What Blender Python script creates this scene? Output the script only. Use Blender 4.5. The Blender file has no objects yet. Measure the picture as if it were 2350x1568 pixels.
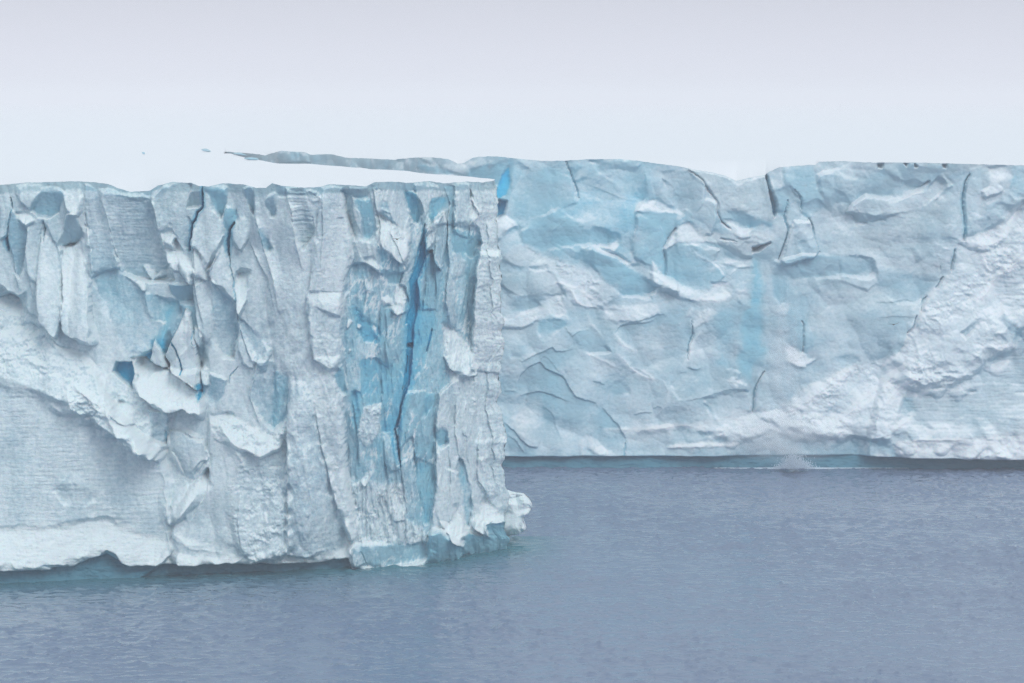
import bpy, math, random
import numpy as np
from mathutils import Vector

# ------------------------------------------------------------------ camera, sky, sun, exposure
W0, H0 = 2350.0, 1568.0            # all picture measurements below are in this frame
LENS, HC = 100.0, 40.0             # mm, camera height above the sea in metres
FPX = LENS / 36.0 * W0
HORIZON = 228.0
PITCH = math.atan((H0 / 2 - HORIZON) / FPX)
sc = bpy.context.scene
cam_d = bpy.data.cameras.new('camera')
cam = bpy.data.objects.new('camera', cam_d)
sc.collection.objects.link(cam)
cam.location = (0, 0, HC)
cam.rotation_euler = (math.pi / 2 - PITCH, 0, 0)
cam_d.lens = LENS
cam_d.sensor_width = 36.0
cam_d.clip_start = 1.0
cam_d.clip_end = 20000.0
sc.camera = cam
sc.view_settings.view_transform = 'Standard'
sc.view_settings.look = 'None'
sc.view_settings.exposure = 0.0
sc.view_settings.gamma = 1.0
sc.cycles.use_adaptive_sampling = True
sc.cycles.max_bounces = 6
sc.cycles.diffuse_bounces = 3
sc.cycles.volume_bounces = 2
sc.cycles.volume_step_rate = 4.0
sc.cycles.use_denoising = True
sc.cycles.denoising_prefilter = 'NONE'

SUN_EL, SUN_AZ = 36.0, 152.0      # azimuth from +Y (view direction), clockwise; behind the camera to the left
world = bpy.data.worlds.new('World')
sc.world = world
world.use_nodes = True
wn, wl = world.node_tree.nodes, world.node_tree.links
wn.clear()
w_out = wn.new('ShaderNodeOutputWorld')
w_bg = wn.new('ShaderNodeBackground')
w_sky = wn.new('ShaderNodeTexSky')
w_sky.sky_type = 'NISHITA'
w_sky.sun_disc = False
w_sky.sun_elevation = math.radians(SUN_EL)
w_sky.sun_rotation = math.radians(SUN_AZ)
w_sc = wn.new('ShaderNodeVectorMath'); w_sc.operation = 'SCALE'; w_sc.inputs['Scale'].default_value = 1.0
# the cloud deck of a white-out, by elevation
w_tc = wn.new('ShaderNodeTexCoord')
w_sep = wn.new('ShaderNodeSeparateXYZ')
w_ramp = wn.new('ShaderNodeValToRGB')
cr = w_ramp.color_ramp
cr.elements[0].position = 0.0;  cr.elements[0].color = (0.71, 0.735, 0.83, 1)
cr.elements[1].position = 1.0;  cr.elements[1].color = (0.88, 0.96, 0.98, 1)
e = cr.elements.new(0.014); e.color = (0.71, 0.735, 0.84, 1)
e = cr.elements.new(0.040); e.color = (0.62, 0.64, 0.735, 1)
e = cr.elements.new(0.30); e.color = (0.60, 0.67, 0.73, 1)
w_cs = wn.new('ShaderNodeVectorMath'); w_cs.operation = 'SCALE'; w_cs.inputs['Scale'].default_value = 10.0
w_mix = wn.new('ShaderNodeMix'); w_mix.data_type = 'RGBA'
w_mix.inputs['Factor'].default_value = 0.93
wl.new(w_tc.outputs['Generated'], w_sep.inputs[0])
wl.new(w_sep.outputs['Z'], w_ramp.inputs[0])
wl.new(w_ramp.outputs[0], w_cs.inputs[0])
wl.new(w_sky.outputs[0], w_sc.inputs[0])
wl.new(w_sc.outputs[0], w_mix.inputs['A'])
wl.new(w_cs.outputs[0], w_mix.inputs['B'])
wl.new(w_mix.outputs['Result'], w_bg.inputs['Color'])
w_bg.inputs['Strength'].default_value = 0.108
wl.new(w_bg.outputs[0], w_out.inputs['Surface'])

sun_d = bpy.data.lights.new('sun', 'SUN')
sun_d.energy = 1.15
sun_d.angle = math.radians(25)
sun_d.color = (1.0, 0.985, 0.96)
sun = bpy.data.objects.new('sun', sun_d)
sc.collection.objects.link(sun)
_a, _e = math.radians(SUN_AZ), math.radians(SUN_EL)
_dir = Vector((math.sin(_a) * math.cos(_e), math.cos(_a) * math.cos(_e), math.sin(_e)))
sun.rotation_euler = _dir.to_track_quat('Z', 'Y').to_euler()

# ------------------------------------------------------------------ picture <-> place
CP, SP = math.cos(PITCH), math.sin(PITCH)
def ray(px, py):
    a, b = px - W0 / 2, H0 / 2 - py
    return np.stack([a + 0 * b, FPX * CP + b * SP + 0 * a, -FPX * SP + b * CP + 0 * a], -1)
def on_z(px, py, z):
    r = ray(np.asarray(px, float), np.asarray(py, float))
    t = (z - HC) / r[..., 2]
    return np.stack([r[..., 0] * t, r[..., 1] * t, 0 * t + z], -1)
def at_y(px, py, Y):
    r = ray(np.asarray(px, float), np.asarray(py, float))
    t = Y / r[..., 1]
    return np.stack([r[..., 0] * t, r[..., 1] * t, HC + r[..., 2] * t], -1)
def project(P):
    x, y, z = P[..., 0], P[..., 1], P[..., 2] - HC
    d = y * CP - z * SP
    u = y * SP + z * CP
    return W0 / 2 + FPX * x / d, H0 / 2 - FPX * u / d

# ------------------------------------------------------------------ noise (numpy)
def _hash(ix, iy, seed):
    h = (ix.astype(np.int64) * 374761393 + iy.astype(np.int64) * 668265263 + seed * 1442695041) & 0xffffffff
    h = ((h ^ (h >> 13)) * 1274126177) & 0xffffffff
    h = ((h ^ (h >> 16)) * 2246822519) & 0xffffffff
    return (h ^ (h >> 15)) & 0xffffffff
def gnoise(x, y, seed=0):
    ix, iy = np.floor(x), np.floor(y)
    fx, fy = x - ix, y - iy
    u, v = fx * fx * fx * (fx * (fx * 6 - 15) + 10), fy * fy * fy * (fy * (fy * 6 - 15) + 10)
    def g(jx, jy):
        a = _hash(ix + jx, iy + jy, seed) * (2 * math.pi / 4294967296.0)
        return np.cos(a) * (fx - jx) + np.sin(a) * (fy - jy)
    a, b, c, d = g(0, 0), g(1, 0), g(0, 1), g(1, 1)
    return (a + (b - a) * u + (c - a) * v + (a - b - c + d) * u * v) * 1.5
def fbm(x, y, octv=4, seed=0, gain=0.5, lac=2.03):
    s, a, t = 0, 1.0, 0
    for k in range(octv):
        s = s + a * gnoise(x * lac ** k + 17.3 * k, y * lac ** k - 9.1 * k, seed + k)
        t += a; a *= gain
    return s / t
def ridged(x, y, octv=4, seed=0, gain=0.5):
    s, a, t = 0, 1.0, 0
    for k in range(octv):
        s = s + a * (1 - np.abs(gnoise(x * 2.03 ** k + 5.7 * k, y * 2.03 ** k + 3.1 * k, seed + k)) * 2)
        t += a; a *= gain
    return s / t
def chisel(x, y, seed=0, slope=0.6, jitter=0.9):
    """broken ice: the upper envelope of randomly tilted planes, one to a cell"""
    ix, iy = np.floor(x), np.floor(y)
    best = np.full(x.shape, -1e9)
    for jx in (-1, 0, 1):
        for jy in (-1, 0, 1):
            cx, cy = ix + jx, iy + jy
            r = [_hash(cx, cy, seed + 11 * q) / 4294967296.0 for q in range(5)]
            dx = x - (cx + .5 + jitter * (r[0] - .5))
            dy = y - (cy + .5 + jitter * (r[1] - .5))
            v = r[4] * .35 + .8 * slope * ((r[2] - .5) * 2 * dx + (r[3] - .5) * 2 * dy) - 1.15 * (dx * dx + dy * dy)
            best = np.maximum(best, v)
    return best * 1.2
def scallop(x, y, seed=0):
    """shell-shaped hollows that meet in sharp crests"""
    ix, iy = np.floor(x), np.floor(y)
    best = np.full(x.shape, 1e9)
    for jx in (-1, 0, 1):
        for jy in (-1, 0, 1):
            cx, cy = ix + jx, iy + jy
            r0, r1, r2 = (_hash(cx, cy, seed + 7 * q) / 4294967296.0 for q in range(3))
            dx, dy = x - (cx + .5 + .9 * (r0 - .5)), y - (cy + .5 + .9 * (r1 - .5))
            best = np.minimum(best, dx * dx + dy * dy + .4 * r2)
    return best
def sstep(a, b, x):
    t = np.clip((x - a) / (b - a), 0, 1)
    return t * t * (3 - 2 * t)

# ------------------------------------------------------------------ relief of a cliff face
REG = {'N1': (0, 329, .3298), 'N2': (376, 329, .3298), 'N3': (733.2, 329, .3298),
       'N4': (0, 799, .3597), 'N5': (376, 799, .3597), 'N6': (733.2, 799, .3597),
       'F1': (1128, 338.4, .2637), 'F2': (1504, 338.4, .2637), 'F3': (1880, 338.4, .2637),
       'F4': (1128, 714.4, .2637), 'F5': (1504, 714.4, .2637), 'F6': (1880, 714.4, .2637), 'A': (0, 0, 1.0)}
def pts(reg, s):
    ox, oy, k = REG[reg]
    return np.array([[float(v) for v in p.split(',')] for p in s.split()]) * k + (ox, oy)
def smooth_path(p, closed, n=5, round_=.4):
    m = len(p)
    out = []
    for i in range(m if closed else m - 1):
        if closed: a, b, c, d = p[i - 1], p[i], p[(i + 1) % m], p[(i + 2) % m]
        else: a, b, c, d = p[max(i - 1, 0)], p[i], p[i + 1], p[min(i + 2, m - 1)]
        for k in range(n):
            t = k / n
            q = .5 * (2 * b + (c - a) * t + (2 * a - 5 * b + 4 * c - d) * t * t + (3 * b - a - 3 * c + d) * t ** 3)
            out.append(q * round_ + (b * (1 - t) + c * t) * (1 - round_))
    if not closed: out.append(p[-1])
    return np.array(out)

class Relief:
    """Depth (m, outward) and ice tint of a face, worked out over the face's own grid."""
    def __init__(s, px, py, mpp, seed, frost, gain=(1, 1, 1, 1, 1), softer=1.0, df=1.0):
        s.softer, s.df = softer, df
        s.gup, s.goff, s.gr, s.gs, s.grub = gain
        s.mpp, s.seed = mpp, seed                # metres to a picture unit at the face
        s.x0, s.y0 = px, py
        s.px = px + 3.5 * fbm(px / 45, py / 45, 3, seed) + 1.0 * gnoise(px / 7, py / 7, seed + 5)
        s.py = py + 3.5 * fbm(px / 45, py / 45, 3, seed + 9) + 1.0 * gnoise(px / 7, py / 7, seed + 6)
        s.D = np.zeros(px.shape)
        s.T = np.zeros(px.shape)                 # tint: 0 firn, 1 deep blue ice
        s.S = np.full(px.shape, frost)           # frost and snow lying on the ice, 0 bare, 1 white
        s.part = np.zeros(px.shape, int)
        s.W = np.zeros(px.shape)                 # waterlogged notch ice, with the notch's shade put into its colour
    def _box(s, p, m):
        return np.nonzero((s.px > p[:, 0].min() - m) & (s.px < p[:, 0].max() + m) & (s.py > p[:, 1].min() - m) & (s.py < p[:, 1].max() + m))
    def _sdf(s, p, ii):
        x, y = s.px[ii], s.py[ii]
        d2 = np.full(x.shape, 1e12); ins = np.zeros(x.shape, bool)
        for i in range(len(p)):
            (ax, ay), (bx, by) = p[i - 1], p[i]
            ex, ey = bx - ax, by - ay
            t = np.clip(((x - ax) * ex + (y - ay) * ey) / (ex * ex + ey * ey + 1e-9), 0, 1)
            d2 = np.minimum(d2, (x - ax - t * ex) ** 2 + (y - ay - t * ey) ** 2)
            c = (ay > y) != (by > y)
            ins ^= c & (x < ex * (y - ay) / (ey if abs(ey) > 1e-9 else 1e-9) + ax)
        d = np.sqrt(d2)
        return np.where(ins, -d, d)
    def mask(s, reg, q, soft=3, smooth=True):
        p = pts(reg, q)
        if smooth: p = smooth_path(p, True)
        soft = soft * s.softer
        ii = s._box(p, soft * 7 + 6)
        if not len(ii[0]): return None, None, p
        sd = s._sdf(p, ii)
        if smooth:
            x, y = s.x0[ii], s.y0[ii]
            soft = soft * (1 + 4 * np.clip(gnoise(x / 38 + p[0, 0], y / 38, s.seed + 71) * 1.3 + .1, 0, 1))
            sd = sd + 1.6 * gnoise(x / 16, y / 16, s.seed + 72)
        return ii, 1 - sstep(-soft, soft, sd), p
    def poly(s, reg, q, up=0, rt=0, off=0, soft=2.5, tint=None, tsoft=None, smooth=True, rub=0, rs=9, snow=None, bulge=0, strata=0, flute=0, part=None, flat=0):
        ii, m, p = s.mask(reg, q, soft, smooth)
        if ii is None: return
        x, y = s.px[ii], s.py[ii]
        cx, cy = p.mean(0)
        if flat:
            s.D[ii] += (s.D[ii] * 0 - flat * s.D[ii]) * m
        if smooth: off, rub = off * s.goff, rub * s.grub
        d = off + s.gup * s.mpp * (up * (y - cy) - rt * (x - cx))
        if smooth and not rub and min(np.ptp(p[:, 0]), np.ptp(p[:, 1])) < 160:
            h1, h2 = _hash(np.array([int(cx)]), np.array([int(cy)]), 5)[0] / 4294967296.0, _hash(np.array([int(cx)]), np.array([int(cy)]), 6)[0] / 4294967296.0
            hw, hh = np.ptp(p[:, 0]) / 2, np.ptp(p[:, 1]) / 2
            d = d - s.gup * s.mpp * (h1 - .5) * .45 * (x - cx) + (h2 - .35) * .016 * s.gup * min(hw, hh) * np.clip(1 - ((x - cx) / hw) ** 2 - ((y - cy) / hh) ** 2, -.5, 1)
        if bulge:
            hw, hh = np.ptp(p[:, 0]) / 2, np.ptp(p[:, 1]) / 2
            d = d + bulge * np.clip(1 - ((x - cx) / hw) ** 2 - ((y - cy) / hh) ** 2, -1, 1)
        if rub:
            vary = np.clip(.55 + 1.1 * gnoise(x / (rs * 6), y / (rs * 5), s.seed + 37), .12, 1.3)
            d = d + rub * vary * (1.2 * ridged(x / (rs * 4.5), y / (rs * 3), 5, s.seed + 31, .55) - .3 + .45 * chisel(x / rs + gnoise(x / rs, y / rs, 3), y / rs, s.seed + 33))
        if strata:
            d = d + .45 * strata * fbm(x / 70, y / 5.5, 3, s.seed + 41)
        if flute:
            d = d + flute * fbm(x / 9, y / 60, 4, s.seed + 43)
        s.D[ii] += d * m
        if tint is not None:
            mt = m if tsoft is None else 1 - sstep(-tsoft, tsoft, s._sdf(p, ii))
            s.T[ii] += (tint - s.T[ii]) * mt
        if snow is not None:
            s.S[ii] = s.S[ii] + (max(.45 + .6 * snow, .1) - s.S[ii]) * m if snow > 0 else s.S[ii] * (1 - m)
        else:
            df = .55 * np.clip(up, -.45, .4) - .18 * rt
            if tint is not None: df -= 1.2 * max(tint - .12, 0)
            s.S[ii] += s.df * df * m
        if part is not None:
            s.part[tuple(a[m > .5] for a in ii)] = part
    def _line(s, p, ii):
        x, y = s.px[ii], s.py[ii]
        best = np.full(x.shape, 1e12); side = np.zeros(x.shape); tt = np.zeros(x.shape)
        seg = np.hypot(*(p[1:] - p[:-1]).T); L = seg.sum() + 1e-9; acc = 0
        for i in range(len(p) - 1):
            (ax, ay), (bx, by) = p[i], p[i + 1]
            ex, ey = bx - ax, by - ay
            t = np.clip(((x - ax) * ex + (y - ay) * ey) / (ex * ex + ey * ey + 1e-9), 0, 1)
            vx, vy = x - ax - t * ex, y - ay - t * ey
            d2 = vx * vx + vy * vy
            k = d2 < best
            best = np.where(k, d2, best)
            side = np.where(k, ex * vy - ey * vx, side)
            tt = np.where(k, (acc + t * seg[i]) / L, tt)
            acc += seg[i]
        return np.sqrt(best), side, tt
    def crack(s, reg, q, w=3, depth=1.2, tint=None, taper=.5, part=None):
        p = smooth_path(pts(reg, q), False, 4)
        ii = s._box(p, w * 2 + 2)
        if not len(ii[0]): return
        if tint and depth > 1: s.crack(reg, q, w * 3.2, 0, tint * .45, taper)
        d, _, t = s._line(p, ii)
        ww = w * (1 - taper * np.abs(2 * t - 1) ** 2)
        m = 1 - sstep(.35, 1.0, d / ww)
        s.D[ii] -= .45 * depth * m
        if tint is not None:
            s.T[ii] += (tint - s.T[ii]) * m
            s.S[ii] *= 1 - m
        if part is not None: s.part[tuple(a[m > .5] for a in ii)] = part
    def ridge(s, reg, q, w=8, amp=.5, snow=0, taper=1):
        p = smooth_path(pts(reg, q), False, 4)
        ii = s._box(p, w * 3)
        if not len(ii[0]): return
        d, _, t = s._line(p, ii)
        f = (1 - taper * np.abs(2 * t - 1) ** 3)
        s.D[ii] += s.gr * amp * f * np.exp(-d / w) * sstep(3 * w, 1.5 * w, d)
        s.S[ii] += (.15 + .5 * snow) * f * np.exp(-(d / w) ** 2)
    def scarp(s, reg, q, amp=.6, w=30, other=0, taper=1):
        """a broken edge: the ice above it (for a path drawn left to right) stands out and fades back over w"""
        p = smooth_path(pts(reg, q), False, 4)
        ii = s._box(p, w * 3)
        if not len(ii[0]): return
        d, side, t = s._line(p, ii)
        f = s.gs * amp * (1 - taper * np.abs(2 * t - 1) ** 4)
        r = sstep(-1.2, 1.2, -np.sign(side) * d)
        fade = np.exp(-d / w) * sstep(3 * w, 2 * w, d)
        s.D[ii] += f * fade * r - other * f * fade * (1 - r)
        s.S[ii] += (f * fade / (s.gs + 1e-6)) * (.10 * r - .28 * (1 - r)) * (1 if amp > 0 else 1)

def settle(R, D):
    """snow lies where the relief makes a ledge"""
    gy = np.gradient(R.y0, axis=0) * R.mpp
    up = np.gradient(D, axis=0) / np.where(np.abs(gy) < 1e-6, -1e-6, gy)
    up = (up[:-2] + up[1:-1] + up[2:]) / 3
    R.S[1:-1] += (.45 * sstep(.2, 1.2, up) - .30 * sstep(.2, 1.0, -up)) * (R.part[1:-1] != 3) * (R.T[1:-1] < .7)
    R.S[:] = np.clip(R.S, 0, 1)

# ------------------------------------------------------------------ objects
def tag(o, label=None, cat=None, group=None, kind=None):
    if label: o['label'] = label
    if cat: o['category'] = cat
    if group: o['group'] = group
    if kind: o['kind'] = kind
    return o
def link(o, parent=None):
    sc.collection.objects.link(o)
    if parent: o.parent = parent
    return o
def empty(name, loc=(0, 0, 0)):
    o = bpy.data.objects.new(name, None); o.location = loc
    return link(o)
def raw_mesh(name, V, F, mat, parent=None, attrs=None, normals=None, smooth=True):
    me = bpy.data.meshes.new(name)
    V = np.asarray(V, np.float32); F = np.asarray(F, np.int32)
    if parent: V = V - np.array(parent.location, np.float32)
    me.vertices.add(len(V)); me.vertices.foreach_set('co', V.ravel())
    k = F.shape[1]
    me.loops.add(F.size); me.loops.foreach_set('vertex_index', F.ravel())
    me.polygons.add(len(F)); me.polygons.foreach_set('loop_start', np.arange(len(F), dtype=np.int32) * k)
    me.update(calc_edges=True)
    me.polygons.foreach_set('use_smooth', np.full(len(F), smooth))
    for a, v in (attrs or {}).items():
        at = me.attributes.new(a, 'FLOAT', 'POINT'); at.data.foreach_set('value', np.asarray(v, np.float32).ravel())
    me.materials.append(mat)
    if normals is not None: me.normals_split_custom_set_from_vertices(normals.tolist())
    return link(bpy.data.objects.new(name, me), parent)
def grid_faces(n, m):
    """faces of an n x m grid, row major"""
    i = np.arange(n * m).reshape(n, m)
    return np.stack([i[:-1, :-1], i[:-1, 1:], i[1:, 1:], i[1:, :-1]], -1).reshape(-1, 4)
def grid_normals(P):
    du = np.gradient(P, axis=1); dv = np.gradient(P, axis=0)
    n = np.cross(du, dv); n /= np.linalg.norm(n, axis=-1, keepdims=True) + 1e-12
    return n
def split_parts(P, part, attrs, names, mat, parent):
    """link a face grid as one mesh per part; the parts share their edges and their shading normals"""
    n, m = part.shape
    F = grid_faces(n, m); N = grid_normals(P).reshape(-1, 3); V = P.reshape(-1, 3)
    pf = part[:-1, :-1].ravel().copy()
    res = {}
    jobs = []
    for k, nm in names.items():
        if k == 0: continue
        ids = np.nonzero(pf == k)[0]
        left = set(ids.tolist()); w = m - 1
        while left:
            st = [left.pop()]; comp = []
            while st:
                c = st.pop(); comp.append(c)
                for q in (c - 1, c + 1, c - w, c + w, c - w - 1, c - w + 1, c + w - 1, c + w + 1):
                    if q in left and abs(q % w - c % w) <= 1: left.remove(q); st.append(q)
            if len(comp) < 60: pf[comp] = 0
            else: jobs.append((k, nm, np.sort(np.array(comp))))
    jobs.insert(0, (0, names[0], np.nonzero(pf == 0)[0]))
    for k, nm, ids in jobs:
        sel = F[ids]
        u, inv = np.unique(sel, return_inverse=True)
        o = raw_mesh(nm if isinstance(nm, str) else nm[0], V[u], inv.reshape(-1, 4), mat, parent, {a: v.ravel()[u] for a, v in attrs.items()}, N[u])
        if not isinstance(nm, str): o['label'] = nm[1]
        res[k] = o
    return res

# ------------------------------------------------------------------ materials
def new_mat(name):
    m = bpy.data.materials.new(name); m.use_nodes = True
    nt = m.node_tree
    return m, nt.nodes, nt.links, nt.nodes['Principled BSDF']
def ice_material(name, firn, snow, ramp, grain=1.0, bump=1.0):
    m, n, l, b = new_mat(name)
    at = n.new('ShaderNodeAttribute'); at.attribute_name = 'tint'
    asn = n.new('ShaderNodeAttribute'); asn.attribute_name = 'snow'
    tc = n.new('ShaderNodeTexCoord')
    cr = n.new('ShaderNodeValToRGB')
    el = cr.color_ramp.elements
    el[0].position = 0; el[0].color = (*firn, 1)
    el[1].position = 1; el[1].color = (*ramp[-1][1], 1)
    for p, c in ramp[:-1]:
        k = el.new(p); k.color = (*c, 1)
    # bands of denser ice, laid down level
    mp = n.new('ShaderNodeMapping'); mp.inputs['Scale'].default_value = (.10, .10, 1.6)
    nz = n.new('ShaderNodeTexNoise'); nz.inputs['Scale'].default_value = 1.0; nz.inputs['Detail'].default_value = 6; nz.inputs['Roughness'].default_value = .62
    l.new(tc.outputs['Object'], mp.inputs[0]); l.new(mp.outputs[0], nz.inputs['Vector'])
    blo = n.new('ShaderNodeTexNoise'); blo.inputs['Scale'].default_value = .35; blo.inputs['Detail'].default_value = 5
    l.new(tc.outputs['Object'], blo.inputs['Vector'])
    ma = n.new('ShaderNodeMath'); ma.operation = 'MULTIPLY_ADD'; ma.inputs[1].default_value = .22; ma.inputs[2].default_value = -.11
    mb = n.new('ShaderNodeMath'); mb.operation = 'MULTIPLY_ADD'; mb.inputs[1].default_value = .36; mb.inputs[2].default_value = -.18
    l.new(nz.outputs['Fac'], ma.inputs[0]); l.new(blo.outputs['Fac'], mb.inputs[0])
    s1 = n.new('ShaderNodeMath'); s1.operation = 'ADD'; l.new(ma.outputs[0], s1.inputs[0]); l.new(mb.outputs[0], s1.inputs[1])
    s2 = n.new('ShaderNodeMath'); s2.operation = 'ADD'; l.new(s1.outputs[0], s2.inputs[0]); l.new(at.outputs['Fac'], s2.inputs[1])
    l.new(s2.outputs[0], cr.inputs[0])
    # fresh snow over the ice
    fz = n.new('ShaderNodeTexNoise'); fz.inputs['Scale'].default_value = 3.0; fz.inputs['Detail'].default_value = 8; fz.inputs['Roughness'].default_value = .7
    l.new(tc.outputs['Object'], fz.inputs['Vector'])
    s3 = n.new('ShaderNodeMath'); s3.operation = 'MULTIPLY_ADD'; s3.inputs[1].default_value = 1.5 * grain * grain; s3.inputs[2].default_value = -.75 * grain * grain
    l.new(fz.outputs['Fac'], s3.inputs[0])
    s4 = n.new('ShaderNodeMath'); s4.operation = 'ADD'; l.new(s3.outputs[0], s4.inputs[0]); l.new(asn.outputs['Fac'], s4.inputs[1])
    mr = n.new('ShaderNodeMapRange'); mr.inputs['From Min'].default_value = .12; mr.inputs['From Max'].default_value = .92
    l.new(s4.outputs[0], mr.inputs['Value'])
    mx = n.new('ShaderNodeMix'); mx.data_type = 'RGBA'; mx.inputs['B'].default_value = (*snow, 1)
    l.new(mr.outputs[0], mx.inputs['Factor']); l.new(cr.outputs[0], mx.inputs['A'])
    aw = n.new('ShaderNodeAttribute'); aw.attribute_name = 'wet_shade'
    mw = n.new('ShaderNodeMix'); mw.data_type = 'RGBA'; mw.inputs['B'].default_value = (.07, .23, .32, 1)  # soaked ice tone, made darker for the shade under the overhang
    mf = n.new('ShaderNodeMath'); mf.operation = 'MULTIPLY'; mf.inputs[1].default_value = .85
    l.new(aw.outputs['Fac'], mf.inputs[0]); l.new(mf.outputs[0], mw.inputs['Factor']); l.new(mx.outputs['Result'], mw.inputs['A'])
    l.new(mw.outputs['Result'], b.inputs['Base Color'])
    b.inputs['Roughness'].default_value = .55
    b.inputs['IOR'].default_value = 1.31
    b.inputs['Subsurface Weight'].default_value = .2
    b.inputs['Subsurface Radius'].default_value = (.25, .8, 1.2)
    b.inputs['Subsurface Scale'].default_value = .5
    # grain
    g1 = n.new('ShaderNodeTexNoise'); g1.inputs['Scale'].default_value = 3.2; g1.inputs['Detail'].default_value = 8; g1.inputs['Roughness'].default_value = .68
    mg = n.new('ShaderNodeMapping'); mg.inputs['Scale'].default_value = (.7, .7, 1.5)
    l.new(tc.outputs['Object'], mg.inputs[0]); l.new(mg.outputs[0], g1.inputs['Vector'])
    ad = n.new('ShaderNodeMath'); ad.operation = 'MULTIPLY_ADD'; ad.inputs[1].default_value = .45
    l.new(nz.outputs['Fac'], ad.inputs[0]); l.new(g1.outputs['Fac'], ad.inputs[2])
    bp = n.new('ShaderNodeBump'); bp.inputs['Strength'].default_value = .55 * bump; bp.inputs['Distance'].default_value = .22 * grain
    l.new(ad.outputs[0], bp.inputs['Height']); l.new(bp.outputs[0], b.inputs['Normal'])
    return m
M_NEAR = ice_material('near_ice', (.40, .56, .62), (.83, .93, .965), [(.18, (.33, .53, .63)), (.42, (.28, .59, .71)), (.70, (.05, .50, .76)), (1.0, (.01, .37, .60))])
M_FAR = ice_material('far_ice', (.38, .52, .59), (.82, .88, .93), [(.18, (.34, .53, .63)), (.45, (.26, .54, .67)), (.75, (.08, .50, .74)), (1.0, (.03, .55, .90))], grain=.7, bump=.6)
def snow_material():
    m, n, l, b = new_mat('snow')
    b.inputs['Base Color'].default_value = (.81, .835, .88, 1)
    b.inputs['Roughness'].default_value = .8
    tc = n.new('ShaderNodeTexCoord'); nz = n.new('ShaderNodeTexNoise'); nz.inputs['Scale'].default_value = .4; nz.inputs['Detail'].default_value = 7
    l.new(tc.outputs['Object'], nz.inputs['Vector'])
    bp = n.new('ShaderNodeBump'); bp.inputs['Strength'].default_value = .25; bp.inputs['Distance'].default_value = .2
    l.new(nz.outputs['Fac'], bp.inputs['Height']); l.new(bp.outputs[0], b.inputs['Normal'])
    return m
M_SNOW = snow_material()

# ------------------------------------------------------------------ near cliff: a headland of the shelf
ZT = 33.0
def curve(table, z, n):
    """plan curve through picture points lying at height z; returns f(u) for u = picture x"""
    t = np.array(table, float)
    P = on_z(t[:, 0], t[:, 1], z)
    return t[:, 0], P
def interp_plan(table, z, u):
    k = np.array(table, float)
    yy = np.interp(u, k[:, 0], k[:, 1])
    return yy
NEAR_BASE = [(-300, 1353), (0, 1340), (400, 1322), (800, 1306), (960, 1299), (1010, 1291), (1080, 1279), (1166, 1262)]
NEAR_TOP = [(-300, 428), (0, 421), (400, 423), (700, 425), (860, 422), (960, 419), (1060, 415.5), (1143, 413)]
NEAR_LIP = [(-300, 424), (-100, 420), (0, 425), (60, 419), (110, 418), (180, 416), (225, 419), (250, 422), (272, 432), (300, 440), (345, 438), (362, 426), (395, 418), (440, 420), (458, 427), (480, 428), (510, 421), (560, 424), (588, 432), (610, 431), (625, 421),
            (650, 427), (700, 431), (735, 429), (756, 423), (800, 425), (840, 428), (860, 418), (900, 417), (940, 420), (985, 416), (1020, 421), (1050, 419), (1075, 417), (1110, 419), (1143, 415)]
def box_smooth(a, k):
    if k < 2: return a
    p = np.concatenate([np.full(k, a[0]), a, np.full(k, a[-1])])
    return np.convolve(p, np.ones(2 * k + 1) / (2 * k + 1), 'valid')

def face_grid(base, top, lip, x0, x1, step, rows, zb=-1.5):
    u = np.arange(x0, x1 + step / 2, step)
    f = (u - x0) / (x1 - x0)
    b0, b1, t1 = base[0][0], base[-1][0], top[-1][0]
    ub = u                                             # picture x at the water
    ut = x0 + f * (min(x1, t1) - x0) if t1 < b1 - 1 else u
    if t1 < b1 - 1:                                    # the top stands a little behind the foot at the end only
        k = sstep(.75, 1.0, f); ut = u + k * (t1 - b1) * (x1 - x0) / (x1 - x0)
    yb = box_smooth(np.interp(ub, *np.array(base, float).T), 12)
    yt = box_smooth(np.interp(ut, *np.array(top, float).T), 12)
    B = on_z(ub, yb, 0.0); T = on_z(ut, yt, ZT)
    ll = np.interp(ut, *np.array(lip, float).T) + 1.5 * fbm(ut / 14, ut * 0 + 3, 3, 3)
    zl = HC + at_y(ut, ll, T[:, 1])[:, 2] * 0 + (at_y(ut, ll, T[:, 1])[:, 2] - HC)
    v = np.linspace(0, 1, rows)[:, None]
    z = zb + (zl[None, :] - zb) * v
    k = (z / ZT)[..., None]
    P = B[None] * (1 - k) + T[None] * k
    P[..., 2] = z
    return u, P, zl

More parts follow.
